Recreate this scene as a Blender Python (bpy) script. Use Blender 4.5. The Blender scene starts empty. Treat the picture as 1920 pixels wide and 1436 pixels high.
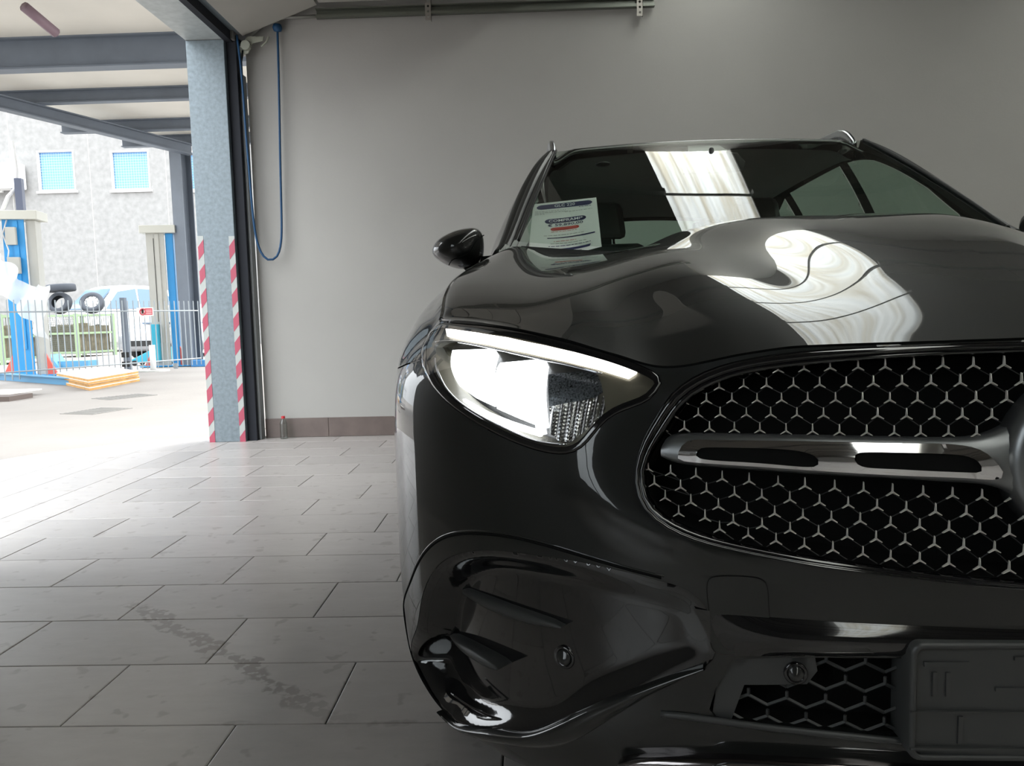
import bpy, bmesh, math, random
import numpy as np
from mathutils import Vector, Matrix
from mathutils.geometry import delaunay_2d_cdt
random.seed(7); np.random.seed(7)
scene = bpy.context.scene
COL = scene.collection
# ------------------------------------------------------------------ camera
IMG_W, IMG_H = 1920, 1436
FPX, PITCH, ROLL, YAW, CAM_H = 1420.0, 0.08902, 0.02459, -0.02618, 0.9019
def cam_axes():
    F = np.array([math.sin(YAW)*math.cos(PITCH), math.cos(YAW)*math.cos(PITCH), -math.sin(PITCH)])
    R0 = np.array([math.cos(YAW), -math.sin(YAW), 0.0]); D0 = np.cross(F, R0)
    return math.cos(ROLL)*R0+math.sin(ROLL)*D0, -math.sin(ROLL)*R0+math.cos(ROLL)*D0, F
CR, CD, CF = cam_axes()
CO = np.array([0, 0, CAM_H])
cam_data = bpy.data.cameras.new('camera'); cam = bpy.data.objects.new('camera', cam_data); COL.objects.link(cam)
cam_data.sensor_width = 36.0; cam_data.lens = 36.0*FPX/IMG_W; cam_data.clip_start = 0.02; cam_data.clip_end = 300
m = Matrix.Identity(4)
for i in range(3):
    m[i][0] = CR[i]; m[i][1] = -CD[i]; m[i][2] = -CF[i]; m[i][3] = CO[i]
cam.matrix_world = m
scene.camera = cam
# ------------------------------------------------------------------ world, sun, exposure
EXPOSURE = 0.9
SKY_STRENGTH = 4.8     # zenith of an overcast sky; the horizon is a third of it
SUN_STRENGTH = 1.5
vs = scene.view_settings
vs.view_transform = 'Standard'; vs.look = 'None'; vs.exposure = EXPOSURE; vs.gamma = 1.0; vs.use_curve_mapping = False
world = bpy.data.worlds.new('sky'); scene.world = world; world.use_nodes = True
wn = world.node_tree.nodes; wl = world.node_tree.links
wn['Background'].inputs[0].default_value = (0.92, 0.965, 1.0, 1)
_tc = wn.new('ShaderNodeTexCoord'); _sx = wn.new('ShaderNodeSeparateXYZ'); _mr = wn.new('ShaderNodeMapRange')
_mr.inputs[1].default_value = 0; _mr.inputs[2].default_value = 1; _mr.inputs[3].default_value = SKY_STRENGTH/3; _mr.inputs[4].default_value = SKY_STRENGTH
wl.new(_tc.outputs['Generated'], _sx.inputs[0]); wl.new(_sx.outputs[2], _mr.inputs[0]); wl.new(_mr.outputs[0], wn['Background'].inputs[1])
sd = bpy.data.lights.new('sun', 'SUN'); sd.energy = SUN_STRENGTH; sd.angle = 0.6; sd.color = (1.0, 0.96, 0.88)
so = bpy.data.objects.new('sun', sd); COL.objects.link(so)
so.rotation_euler = Vector((0.62, 0.45, 0.85)).to_track_quat('Z', 'Y').to_euler()
# ------------------------------------------------------------------ picture measurement helpers
def wray(x, y):
    d = (x-IMG_W/2)*CR+(y-IMG_H/2)*CD+FPX*CF
    return d/FPX
def gnd(x, y, z=0.0):
    d = wray(x, y); t = (z-CAM_H)/d[2]; return CO+d*t
def at(x, y, Y):
    d = wray(x, y); return CO+d*(Y/d[1])
# ------------------------------------------------------------------ materials
MATS = {}
def mat(name, col=(.5, .5, .5), rough=.5, metal=0.0, coat=0.0, coat_rough=.03, emit=None, estr=0.0, spec=None,
        noise=None, bump=None, alpha=None):
    """noise=(scale, amount, detail) colour mottling; bump=(scale, strength)"""
    if name in MATS: return MATS[name]
    mt = bpy.data.materials.new(name); mt.use_nodes = True
    nt = mt.node_tree; b = nt.nodes['Principled BSDF']
    b.inputs['Base Color'].default_value = (*col, 1); b.inputs['Roughness'].default_value = rough
    b.inputs['Metallic'].default_value = metal; b.inputs['Coat Weight'].default_value = coat
    b.inputs['Coat Roughness'].default_value = coat_rough
    if spec is not None: b.inputs['Specular IOR Level'].default_value = spec
    if emit: b.inputs['Emission Color'].default_value = (*emit, 1); b.inputs['Emission Strength'].default_value = estr
    if noise or bump:
        tc = nt.nodes.new('ShaderNodeTexCoord')
    if noise:
        n = nt.nodes.new('ShaderNodeTexNoise'); n.inputs['Scale'].default_value = noise[0]; n.inputs['Detail'].default_value = noise[2] if len(noise) > 2 else 4
        nt.links.new(tc.outputs['Object'], n.inputs['Vector'])
        r = nt.nodes.new('ShaderNodeValToRGB'); a = noise[1]
        r.color_ramp.elements[0].position = .3; r.color_ramp.elements[1].position = .7
        r.color_ramp.elements[0].color = (*[c*(1-a) for c in col], 1); r.color_ramp.elements[1].color = (*[min(1, c*(1+a)) for c in col], 1)
        nt.links.new(n.outputs['Fac'], r.inputs['Fac']); nt.links.new(r.outputs['Color'], b.inputs['Base Color'])
    if bump:
        n2 = nt.nodes.new('ShaderNodeTexNoise'); n2.inputs['Scale'].default_value = bump[0]; n2.inputs['Detail'].default_value = 6
        nt.links.new(tc.outputs['Object'], n2.inputs['Vector'])
        bp = nt.nodes.new('ShaderNodeBump'); bp.inputs['Strength'].default_value = bump[1]; bp.inputs['Distance'].default_value = .02
        nt.links.new(n2.outputs['Fac'], bp.inputs['Height']); nt.links.new(bp.outputs['Normal'], b.inputs['Normal'])
    MATS[name] = mt; return mt
def glass_mat(name, tint, ior=1.5, rough=0.0, refl=1.0):
    if name in MATS: return MATS[name]
    mt = bpy.data.materials.new(name); mt.use_nodes = True; nt = mt.node_tree; nt.nodes.clear()
    o = nt.nodes.new('ShaderNodeOutputMaterial'); mx = nt.nodes.new('ShaderNodeMixShader'); t = nt.nodes.new('ShaderNodeBsdfTransparent')
    g = nt.nodes.new('ShaderNodeBsdfGlossy'); f = nt.nodes.new('ShaderNodeFresnel'); f.inputs['IOR'].default_value = ior
    t.inputs['Color'].default_value = (*tint, 1); g.inputs['Roughness'].default_value = rough; g.inputs['Color'].default_value = (refl, refl, refl, 1)
    ge = nt.nodes.new('ShaderNodeNewGeometry'); mr = nt.nodes.new('ShaderNodeMapRange'); mr.inputs[3].default_value = ior; mr.inputs[4].default_value = 1/ior   # thin pane: same reflectance from both sides
    nt.links.new(ge.outputs['Backfacing'], mr.inputs[0]); nt.links.new(mr.outputs[0], f.inputs['IOR'])
    nt.links.new(f.outputs[0], mx.inputs[0]); nt.links.new(t.outputs[0], mx.inputs[1]); nt.links.new(g.outputs[0], mx.inputs[2]); nt.links.new(mx.outputs[0], o.inputs[0])
    MATS[name] = mt; return mt
# ------------------------------------------------------------------ mesh helpers
class MB:
    """collects simple shapes into one mesh"""
    def __init__(s): s.v = []; s.f = []
    def add(s, v, f):
        o = len(s.v); s.v += [tuple(map(float, p)) for p in v]; s.f += [tuple(i+o for i in q) for q in f]; return s
    def box(s, x0, x1, y0, y1, z0, z1, M=None):
        v = [(x, y, z) for x in (x0, x1) for y in (y0, y1) for z in (z0, z1)]
        if M is not None: v = [tuple(M @ Vector(p)) for p in v]
        return s.add(v, [(0, 1, 3, 2), (4, 6, 7, 5), (0, 4, 5, 1), (2, 3, 7, 6), (0, 2, 6, 4), (1, 5, 7, 3)])
    def tube(s, path, r, n=8, cap=True, closed=False):
        P = [Vector(p) for p in path]; k = len(P)
        rr = r if hasattr(r, '__len__') else [r]*k
        rings = []; up = None
        for i, p in enumerate(P):
            if closed: t = P[(i+1) % k]-P[i-1]
            else: t = P[min(i+1, k-1)]-P[max(i-1, 0)]
            t = t.normalized() if t.length > 1e-9 else Vector((0, 0, 1))
            if up is None: up = Vector((0, 0, 1)) if abs(t.z) < .9 else Vector((1, 0, 0))
            x = t.cross(up)
            if x.length < 1e-6: x = t.orthogonal()
            x.normalize(); y = x.cross(t).normalized(); up = y
            rings.append([p+x*math.cos(2*math.pi*j/n)*rr[i]+y*math.sin(2*math.pi*j/n)*rr[i] for j in range(n)])
        v = [q for rg in rings for q in rg]; f = []
        for i in range(k if closed else k-1):
            a, b = i*n, ((i+1) % k)*n
            f += [(a+j, a+(j+1) % n, b+(j+1) % n, b+j) for j in range(n)]
        if cap and not closed: f += [tuple(range(n))[::-1], tuple((k-1)*n+j for j in range(n))]
        return s.add(v, f)
    def lathe(s, prof, n=24, M=None):
        """prof: (r, h) about z"""
        v = []; f = []; k = len(prof)
        for r, h in prof:
            v += [(r*math.cos(2*math.pi*j/n), r*math.sin(2*math.pi*j/n), h) for j in range(n)]
        for i in range(k-1):
            f += [(i*n+j, i*n+(j+1) % n, (i+1)*n+(j+1) % n, (i+1)*n+j) for j in range(n)]
        f += [tuple(range(n))[::-1], tuple((k-1)*n+j for j in range(n))]
        if M is not None: v = [tuple(M @ Vector(p)) for p in v]
        return s.add(v, f)
    def prism(s, poly, d, M=None):
        """poly: 3d points of a planar outline, extruded by vector d"""
        n = len(poly); d = Vector(d); v = [tuple(Vector(p)) for p in poly]+[tuple(Vector(p)+d) for p in poly]
        if M is not None: v = [tuple(M @ Vector(p)) for p in v]
        return s.add(v, [tuple(range(n))[::-1], tuple(range(n, 2*n))]+[(i, (i+1) % n, n+(i+1) % n, n+i) for i in range(n)])
    def grid(s, rows):
        r = len(rows); c = len(rows[0]); v = [p for row in rows for p in row]
        return s.add(v, [(i*c+j, i*c+j+1, (i+1)*c+j+1, (i+1)*c+j) for i in range(r-1) for j in range(c-1)])
    def build(s, name, material, parent=None, smooth=False, bevel=0.0, fixn=True):
        me = bpy.data.meshes.new(name); me.from_pydata(s.v, [], s.f); me.validate()
        if fixn:
            bm = bmesh.new(); bm.from_mesh(me); bmesh.ops.recalc_face_normals(bm, faces=bm.faces); bm.to_mesh(me); bm.free()
        return link(name, me, material, parent, smooth, bevel)
def link(name, me, material, parent=None, smooth=False, bevel=0.0):
    o = bpy.data.objects.new(name, me); COL.objects.link(o)
    if material is not None: me.materials.append(material)
    if smooth: me.polygons.foreach_set('use_smooth', [True]*len(me.polygons))
    if parent is not None: o.parent = parent
    if bevel > 0:
        bv = o.modifiers.new('bevel', 'BEVEL'); bv.width = bevel; bv.segments = 2; bv.limit_method = 'ANGLE'
    return o
def empty(name, loc=(0, 0, 0), rz=0.0, parent=None):
    o = bpy.data.objects.new(name, None); COL.objects.link(o); o.location = loc; o.rotation_euler = (0, 0, rz); o.empty_display_size = .1
    if parent is not None: o.parent = parent
    return o
def tag(o, label, cat, group=None):
    o['label'] = label; o['category'] = cat
    if group: o['group'] = group
    return o
def structure(o, label=None):
    o['kind'] = 'structure'
    if label: o['label'] = label
    return o
def smoothstep(x, a, b):
    t = np.clip((x-a)/(b-a), 0, 1); return t*t*(3-2*t)
def nspl(xs, ys):
    """natural cubic spline"""
    xs = np.array(xs, float); ys = np.array(ys, float); n = len(xs); h = np.diff(xs)
    A = np.zeros((n, n)); r = np.zeros(n); A[0, 0] = A[-1, -1] = 1
    for i in range(1, n-1):
        A[i, i-1] = h[i-1]; A[i, i] = 2*(h[i-1]+h[i]); A[i, i+1] = h[i]
        r[i] = 6*((ys[i+1]-ys[i])/h[i]-(ys[i]-ys[i-1])/h[i-1])
    M = np.linalg.solve(A, r)
    def f(x):
        x = np.asarray(x, float); i = np.clip(np.searchsorted(xs, x)-1, 0, n-2)
        xl = np.clip(x, xs[0], xs[-1]); a = xs[i+1]-xl; b = xl-xs[i]; hh = h[i]
        return M[i]*a**3/(6*hh)+M[i+1]*b**3/(6*hh)+(ys[i]/hh-M[i]*hh/6)*a+(ys[i+1]/hh-M[i+1]*hh/6)*b
    return f
def pchip(xs, ys):
    xs = np.array(xs, float); ys = np.array(ys, float); h = np.diff(xs); d = np.diff(ys)/h; m = np.zeros(len(xs))
    m[0] = d[0]; m[-1] = d[-1]
    for i in range(1, len(xs)-1):
        m[i] = 0 if d[i-1]*d[i] <= 0 else 2*d[i-1]*d[i]/(d[i-1]+d[i])
    def f(x):
        x = np.clip(np.asarray(x, float), xs[0], xs[-1]); i = np.clip(np.searchsorted(xs, x)-1, 0, len(xs)-2)
        t = (x-xs[i])/h[i]
        return (2*t**3-3*t**2+1)*ys[i]+(t**3-2*t**2+t)*h[i]*m[i]+(-2*t**3+3*t**2)*ys[i+1]+(t**3-t**2)*h[i]*m[i+1]
    return f
def smooth_poly(pts, n=120, closed=False):
    """resampled smooth curve through points (any dimension)"""
    p = np.array(pts, float)
    if closed: p = np.vstack([p[-3:], p, p[:4]])
    t = np.concatenate([[0], np.cumsum(np.sqrt(np.linalg.norm(np.diff(p, axis=0), axis=1))+1e-9)])
    fs = [nspl(t, p[:, k]) for k in range(p.shape[1])]
    lo, hi = (t[3], t[-4]) if closed else (t[0], t[-1])
    tt = np.linspace(lo, hi, 1200); q = np.stack([f(tt) for f in fs], 1)
    L = np.concatenate([[0], np.cumsum(np.linalg.norm(np.diff(q, axis=0), axis=1))])
    u = np.linspace(0, L[-1], n+1)[:-1] if closed else np.linspace(0, L[-1], n)
    return np.stack([np.interp(u, L, q[:, k]) for k in range(q.shape[1])], 1)
def pip(poly, pts):
    poly = np.asarray(poly); x, y = pts[:, 0], pts[:, 1]; ins = np.zeros(len(pts), bool); n = len(poly)
    for i in range(n):
        x0, y0 = poly[i]; x1, y1 = poly[(i+1) % n]
        if y0 == y1: continue
        c = ((y0 > y) != (y1 > y)) & (x < (x1-x0)*(y-y0)/(y1-y0)+x0); ins ^= c
    return ins
def densify(poly, step):
    out = []; n = len(poly)
    for i in range(n):
        a = np.array(poly[i], float); b = np.array(poly[(i+1) % n], float); k = max(1, int(math.ceil(np.linalg.norm(b-a)/step)))
        out += [a+(b-a)*j/k for j in range(k)]
    return np.array(out)
def seg_dist(poly, pts):
    d = np.full(len(pts), 1e9); n = len(poly)
    for i in range(n):
        a = poly[i]; b = poly[(i+1) % n]; ab = b-a; L = ab@ab+1e-18
        t = np.clip(((pts-a)@ab)/L, 0, 1); d = np.minimum(d, np.linalg.norm(pts-(a+t[:, None]*ab), axis=1))
    return d
def fill2d(outer, holes=(), step=.01):
    """triangulated region with holes -> verts(n,2), faces, boundary loops"""
    loops = [densify(outer, step)]+[densify(h, step) for h in holes]
    lo = loops[0].min(0); hi = loops[0].max(0)
    gx = np.arange(lo[0]+step*.5, hi[0], step); gy = np.arange(lo[1]+step*.5, hi[1], step)
    g = np.array([(x+(step*.5 if j % 2 else 0), y) for j, y in enumerate(gy) for x in gx]) if len(gx) and len(gy) else np.zeros((0, 2))
    if len(g):
        ok = pip(loops[0], g)
        for h in loops[1:]: ok &= ~pip(h, g)
        g = g[ok]
        if len(g):
            d = np.min([seg_dist(l, g) for l in loops], axis=0); g = g[d > step*.45]
    vs_, es = [], []
    for l in loops:
        o = len(vs_); n = len(l); vs_ += [tuple(p) for p in l]; es += [(o+i, o+(i+1) % n) for i in range(n)]
    vs_ += [tuple(p) for p in g]
    V, E_, F, *_ = delaunay_2d_cdt([Vector(p) for p in vs_], es, [], 0, 1e-7)
    V = np.array([tuple(p) for p in V]); F = [tuple(f) for f in F]
    c = np.array([V[list(f)].mean(0) for f in F]); ok = pip(loops[0], c)
    for h in loops[1:]: ok &= ~pip(h, c)
    return V, [f for f, k in zip(F, ok) if k], loops
# =================================================================== THE ROOM
WALL_Y, CEIL, XL, XR, YB = 5.79, 3.80, -2.30, 6.6, -8.0
def node_mat(name):
    mt = bpy.data.materials.new(name); mt.use_nodes = True; MATS[name] = mt
    return mt, mt.node_tree, mt.node_tree.nodes['Principled BSDF']
def tile_material():
    mt, nt, b = node_mat('grey_stone_tile'); N = nt.nodes.new; L = nt.links.new
    geo = N('ShaderNodeNewGeometry'); oi = N('ShaderNodeObjectInfo')
    mp = N('ShaderNodeMapping'); mp.inputs['Scale'].default_value = (2.5, 6.0, 1); L(geo.outputs['Position'], mp.inputs['Vector'])
    n1 = N('ShaderNodeTexNoise'); n1.inputs['Scale'].default_value = 3.0; n1.inputs['Detail'].default_value = 8; n1.inputs['Roughness'].default_value = .65; L(mp.outputs[0], n1.inputs['Vector'])
    r1 = N('ShaderNodeValToRGB'); r1.color_ramp.elements[0].position = .3; r1.color_ramp.elements[1].position = .72
    r1.color_ramp.elements[0].color = (.395, .366, .350, 1); r1.color_ramp.elements[1].color = (.455, .425, .408, 1); L(n1.outputs['Fac'], r1.inputs['Fac'])
    hv_ = N('ShaderNodeMath'); hv_.operation = 'MULTIPLY_ADD'; hv_.inputs[1].default_value = .16; hv_.inputs[2].default_value = .92; L(oi.outputs['Random'], hv_.inputs[0])
    mx = N('ShaderNodeMixRGB'); mx.blend_type = 'MULTIPLY'; mx.inputs[0].default_value = 1; L(r1.outputs[0], mx.inputs[1])
    cmb = N('ShaderNodeCombineColor'); [L(hv_.outputs[0], cmb.inputs[k]) for k in range(3)]; L(cmb.outputs[0], mx.inputs[2])
    # wet tyre track: a band along a line, broken up by noise
    g0, g1 = gnd(240, 1128)[:2], gnd(640, 1352)[:2]; d = (g1-g0)/np.linalg.norm(g1-g0); nrm = np.array([-d[1], d[0]])
    sx = N('ShaderNodeSeparateXYZ'); L(geo.outputs['Position'], sx.inputs[0])
    def lin(cx, cy, c0):
        a = N('ShaderNodeMath'); a.operation = 'MULTIPLY'; a.inputs[1].default_value = cx; L(sx.outputs[0], a.inputs[0])
        e = N('ShaderNodeMath'); e.operation = 'MULTIPLY_ADD'; e.inputs[1].default_value = cy; L(sx.outputs[1], e.inputs[0]); L(a.outputs[0], e.inputs[2])
        f = N('ShaderNodeMath'); f.operation = 'ADD'; f.inputs[1].default_value = c0; L(e.outputs[0], f.inputs[0]); return f
    dist = lin(nrm[0], nrm[1], -float(nrm@g0)); along = lin(d[0], d[1], -float(d@g0))
    ab = N('ShaderNodeMath'); ab.operation = 'ABSOLUTE'; L(dist.outputs[0], ab.inputs[0])
    n2 = N('ShaderNodeTexNoise'); n2.inputs['Scale'].default_value = 9; n2.inputs['Detail'].default_value = 3; L(geo.outputs['Position'], n2.inputs['Vector'])
    wob = N('ShaderNodeMath'); wob.operation = 'MULTIPLY_ADD'; wob.inputs[1].default_value = -.14; L(n2.outputs['Fac'], wob.inputs[0]); L(ab.outputs[0], wob.inputs[2])
    mr = N('ShaderNodeMapRange'); mr.inputs[1].default_value = -.045; mr.inputs[2].default_value = -.035; mr.inputs[3].default_value = 1; mr.inputs[4].default_value = 0; L(wob.outputs[0], mr.inputs[0])
    m2 = N('ShaderNodeMapRange'); m2.inputs[1].default_value = 0.0; m2.inputs[2].default_value = .06; L(along.outputs[0], m2.inputs[0])
    m3 = N('ShaderNodeMapRange'); m3.inputs[1].default_value = 1.25; m3.inputs[2].default_value = .9; L(along.outputs[0], m3.inputs[0])
    t1 = N('ShaderNodeMath'); t1.operation = 'MULTIPLY'; L(mr.outputs[0], t1.inputs[0]); L(m2.outputs[0], t1.inputs[1])
    t2 = N('ShaderNodeMath'); t2.operation = 'MULTIPLY'; L(t1.outputs[0], t2.inputs[0]); L(m3.outputs[0], t2.inputs[1])
    n5 = N('ShaderNodeTexNoise'); n5.inputs['Scale'].default_value = 34; n5.inputs['Detail'].default_value = 2; L(geo.outputs['Position'], n5.inputs['Vector'])
    m5 = N('ShaderNodeMapRange'); m5.inputs[1].default_value = .43; m5.inputs[2].default_value = .50; L(n5.outputs['Fac'], m5.inputs[0])
    t2b = N('ShaderNodeMath'); t2b.operation = 'MULTIPLY'; L(t2.outputs[0], t2b.inputs[0]); L(m5.outputs[0], t2b.inputs[1]); t2 = t2b
    # scattered damp spots
    n3 = N('ShaderNodeTexNoise'); n3.inputs['Scale'].default_value = 14; n3.inputs['Detail'].default_value = 2; L(geo.outputs['Position'], n3.inputs['Vector'])
    m4 = N('ShaderNodeMapRange'); m4.inputs[1].default_value = .63; m4.inputs[2].default_value = .68; m4.inputs[4].default_value = .55; L(n3.outputs['Fac'], m4.inputs[0])
    t3 = N('ShaderNodeMath'); t3.operation = 'MAXIMUM'; L(t2.outputs[0], t3.inputs[0]); L(m4.outputs[0], t3.inputs[1])
    mx2 = N('ShaderNodeMixRGB'); mx2.inputs[2].default_value = (.27, .238, .218, 1); L(t3.outputs[0], mx2.inputs[0]); L(mx.outputs[0], mx2.inputs[1])
    L(mx2.outputs[0], b.inputs['Base Color'])
    rr_ = N('ShaderNodeMapRange'); rr_.inputs[3].default_value = .27; rr_.inputs[4].default_value = .33; L(n1.outputs['Fac'], rr_.inputs[0]); L(rr_.outputs[0], b.inputs['Roughness'])
    bp = N('ShaderNodeBump'); bp.inputs['Strength'].default_value = .04; bp.inputs['Distance'].default_value = .01; L(n1.outputs['Fac'], bp.inputs['Height']); L(bp.outputs[0], b.inputs['Normal'])
    return mt
TILE = tile_material()
GROUT = mat('dark_grout', (.035, .033, .032), .8)
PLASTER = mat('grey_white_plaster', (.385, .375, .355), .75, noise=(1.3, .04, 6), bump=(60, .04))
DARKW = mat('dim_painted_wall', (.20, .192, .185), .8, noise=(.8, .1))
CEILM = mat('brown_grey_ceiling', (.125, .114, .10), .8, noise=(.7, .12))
GALV = mat('galvanised_steel', (.165, .20, .222), .45, .3, noise=(38, .16, 6))
apron_arc = [(-2.53, 5.90), (-2.75, 5.86), (-2.92, 5.81), (-3.22, 5.60), (-3.49, 5.36), (-3.66, 5.05), (-3.85, 4.6), (-3.95, 4.0), (-4.0, 3.2), (-4.0, 1.0)]
floor = MB().box(-2.30, XR, YB, WALL_Y, -.2, -.004)
floor.prism([(x, y, -.2) for x, y in [(-2.30, 1.0), (-2.30, 5.90)]+apron_arc], (0, 0, .196))
floor = structure(floor.build('floor', GROUT), 'tiled workshop floor')
JG = .0035
def tile_mesh(poly):
    """flat tile with a small chamfer"""
    p = np.array(poly); c = p.mean(0); mb = MB(); n = len(p)
    d = p-c; ln = np.linalg.norm(d, axis=1)[:, None]; q = p-d/ln*.003
    mb.add([(x, y, -.02) for x, y in p]+[(x, y, -.0012) for x, y in p]+[(x, y, 0) for x, y in q], [tuple(range(2*n, 3*n))]+[(i+k*n, (i+1) % n+k*n, n+(i+1) % n+k*n, n+i+k*n) for i in range(n) for k in (0, 1)])
    return mb
TL_, TW_ = .6065, .3033
full_me = None
def add_tile(x0, x1, y0, y1, clip=None):
    global full_me
    poly = [(x0+JG/2, y0+JG/2), (x1-JG/2, y0+JG/2), (x1-JG/2, y1-JG/2), (x0+JG/2, y1-JG/2)]
    if clip is not None:
        out = poly; cp_ = clip; n = len(cp_)
        for i in range(n):
            a, b = cp_[i], cp_[(i+1) % n]; inp, out = out, []
            f = lambda q: (b[0]-a[0])*(q[1]-a[1])-(b[1]-a[1])*(q[0]-a[0])
            for k in range(len(inp)):
                p, q = inp[k-1], inp[k]; fp, fq = f(p), f(q)
                if (fp >= 0) != (fq >= 0): t = fp/(fp-fq); out.append((p[0]+(q[0]-p[0])*t, p[1]+(q[1]-p[1])*t))
                if fq >= 0: out.append(q)
            if len(out) < 3: return
        poly = out
        ar = abs(sum(poly[i-1][0]*poly[i][1]-poly[i][0]*poly[i-1][1] for i in range(len(poly))))/2
        if ar < .002: return
        c = np.mean(poly, axis=0); o = tile_mesh([(x-c[0], y-c[1]) for x, y in poly]).build('floor_tile', TILE, floor); o.location = (c[0], c[1], 0); return
    w, h = x1-x0, y1-y0
    cx, cy = (x0+x1)/2, (y0+y1)/2
    key = abs(w-TL_) < 1e-4 and abs(h-TW_) < 1e-4
    if key and full_me is not None:
        o = bpy.data.objects.new('floor_tile', full_me); COL.objects.link(o); o.parent = floor
    else:
        o = tile_mesh([(x-cx, y-cy) for x, y in poly]).build('floor_tile', TILE, floor)
        if key: full_me = o.data
    o.location = (cx, cy, 0)
Y0T = 1.6143
for r in range(-6, 14):
    y0 = Y0T+TW_*r; y1 = min(y0+TW_, WALL_Y)
    off = -.480+.2022*(r)
    k0 = math.floor((-2.30-off)/TL_)
    for k in range(k0, k0+12):
        x0, x1 = max(off+k*TL_, -2.30), off+(k+1)*TL_
        if x0 > 2.75 or x1-x0 < .03: continue
        # only as far as the picture can see past the car
        if x0 > 0.2 and y0 > 1.5 and x0 < 1.6 and y1 < 5.2: pass
        add_tile(x0, x1, y0, y1)
y = 1.0
while y < 5.88: add_tile(-2.53, -2.30, y, min(y+TL_, 5.88)); y += TL_
clip = [(-2.53, 1.0)]+[(-2.53, 5.90)]+apron_arc[1:]
clip = clip if sum(clip[i-1][0]*clip[i][1]-clip[i][0]*clip[i-1][1] for i in range(len(clip))) > 0 else clip[::-1]
for c in range(5):
    y = 1.0-(c % 3)*.2
    while y < 5.9: add_tile(-2.53-TW_*(c+1), -2.53-TW_*c, y, y+TL_, clip); y += TL_
# the rest of the tiled floor, behind the camera and beyond the car
rest = MB()
def rest_tiles(xa, xb, ya, yb):
    y = ya; r = 0
    while y < yb:
        x = xa-(r % 3)*.2
        while x < xb:
            X0, X1 = max(x, xa), min(x+TL_, xb); Y1 = min(y+TW_, yb)
            if X1-X0 > .02: rest.add([(X0+.002, y+.002, 0), (X1-.002, y+.002, 0), (X1-.002, Y1-.002, 0), (X0+.002, Y1-.002, 0)], [(0, 1, 2, 3)])
            x += TL_
        y += TW_; r += 1
rest_tiles(-2.30, XR, YB, Y0T-6*TW_); rest_tiles(3.36, XR, Y0T-6*TW_, WALL_Y)
ro = rest.build('far_floor_tiles', TILE, floor); ro['kind'] = 'stuff'
# walls
structure(MB().box(-2.075, XR+.2, WALL_Y, WALL_Y+.2, -.2, CEIL+.02).build('wall_back', PLASTER), 'pale grey plaster wall behind the car')
structure(MB().box(XR, XR+.2, YB, WALL_Y, -.2, CEIL+.1).build('wall_right', PLASTER), 'plaster side wall')
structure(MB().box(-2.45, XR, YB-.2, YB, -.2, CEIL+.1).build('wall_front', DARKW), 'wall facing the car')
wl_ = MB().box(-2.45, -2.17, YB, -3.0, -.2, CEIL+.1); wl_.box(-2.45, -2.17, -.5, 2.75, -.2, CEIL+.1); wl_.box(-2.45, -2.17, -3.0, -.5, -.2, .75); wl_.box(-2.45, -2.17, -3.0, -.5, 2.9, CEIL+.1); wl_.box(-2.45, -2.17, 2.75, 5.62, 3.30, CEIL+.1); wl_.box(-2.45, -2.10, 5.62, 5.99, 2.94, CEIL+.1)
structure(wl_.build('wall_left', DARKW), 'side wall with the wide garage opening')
SKX0, SKX1, SKY0 = .97, 1.69, -7.0
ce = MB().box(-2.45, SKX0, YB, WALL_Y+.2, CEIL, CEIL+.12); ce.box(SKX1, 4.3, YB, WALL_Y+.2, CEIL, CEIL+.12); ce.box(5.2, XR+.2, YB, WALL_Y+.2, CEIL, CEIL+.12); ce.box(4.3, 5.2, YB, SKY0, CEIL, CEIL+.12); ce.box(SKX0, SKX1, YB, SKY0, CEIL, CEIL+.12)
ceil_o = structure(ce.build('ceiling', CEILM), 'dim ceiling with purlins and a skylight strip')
pu = mat('dark_purlin', (.06, .056, .052), .6)
y = -7.08; k = 0
while y < 5.7:
    for xa, xb in ((-2.17, SKX0), (SKX1, 4.3), (5.2, XR)): MB().box(xa, xb, y-.03, y+.03, CEIL-.08, CEIL-.001).build('purlin', pu, ceil_o)
    y += .92
# translucent corrugated skylight; the second strip is unseen, added to brighten the room
def skylight_material():
    mt = bpy.data.materials.new('translucent_skylight'); mt.use_nodes = True; nt = mt.node_tree; nt.nodes.clear(); N = nt.nodes.new
    o = N('ShaderNodeOutputMaterial'); t = N('ShaderNodeBsdfTranslucent'); d = N('ShaderNodeBsdfDiffuse'); mx = N('ShaderNodeMixShader'); mx.inputs[0].default_value = .15
    tc = N('ShaderNodeTexCoord'); mp = N('ShaderNodeMapping'); mp.inputs['Scale'].default_value = (9, .35, 1); nt.links.new(tc.outputs['Object'], mp.inputs[0])
    n = N('ShaderNodeTexNoise'); n.inputs['Scale'].default_value = 2.2; n.inputs['Detail'].default_value = 3; nt.links.new(mp.outputs[0], n.inputs['Vector'])
    r = N('ShaderNodeValToRGB'); r.color_ramp.elements[0].position = .35; r.color_ramp.elements[1].position = .6
    r.color_ramp.elements[0].color = (.62, .58, .47, 1); r.color_ramp.elements[1].color = (.86, .88, .84, 1)
    nt.links.new(n.outputs['Fac'], r.inputs[0]); nt.links.new(r.outputs[0], t.inputs[0]); nt.links.new(r.outputs[0], d.inputs[0])
    nt.links.new(t.outputs[0], mx.inputs[1]); nt.links.new(d.outputs[0], mx.inputs[2]); nt.links.new(mx.outputs[0], o.inputs[0]); return mt
SKM = skylight_material()
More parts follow.
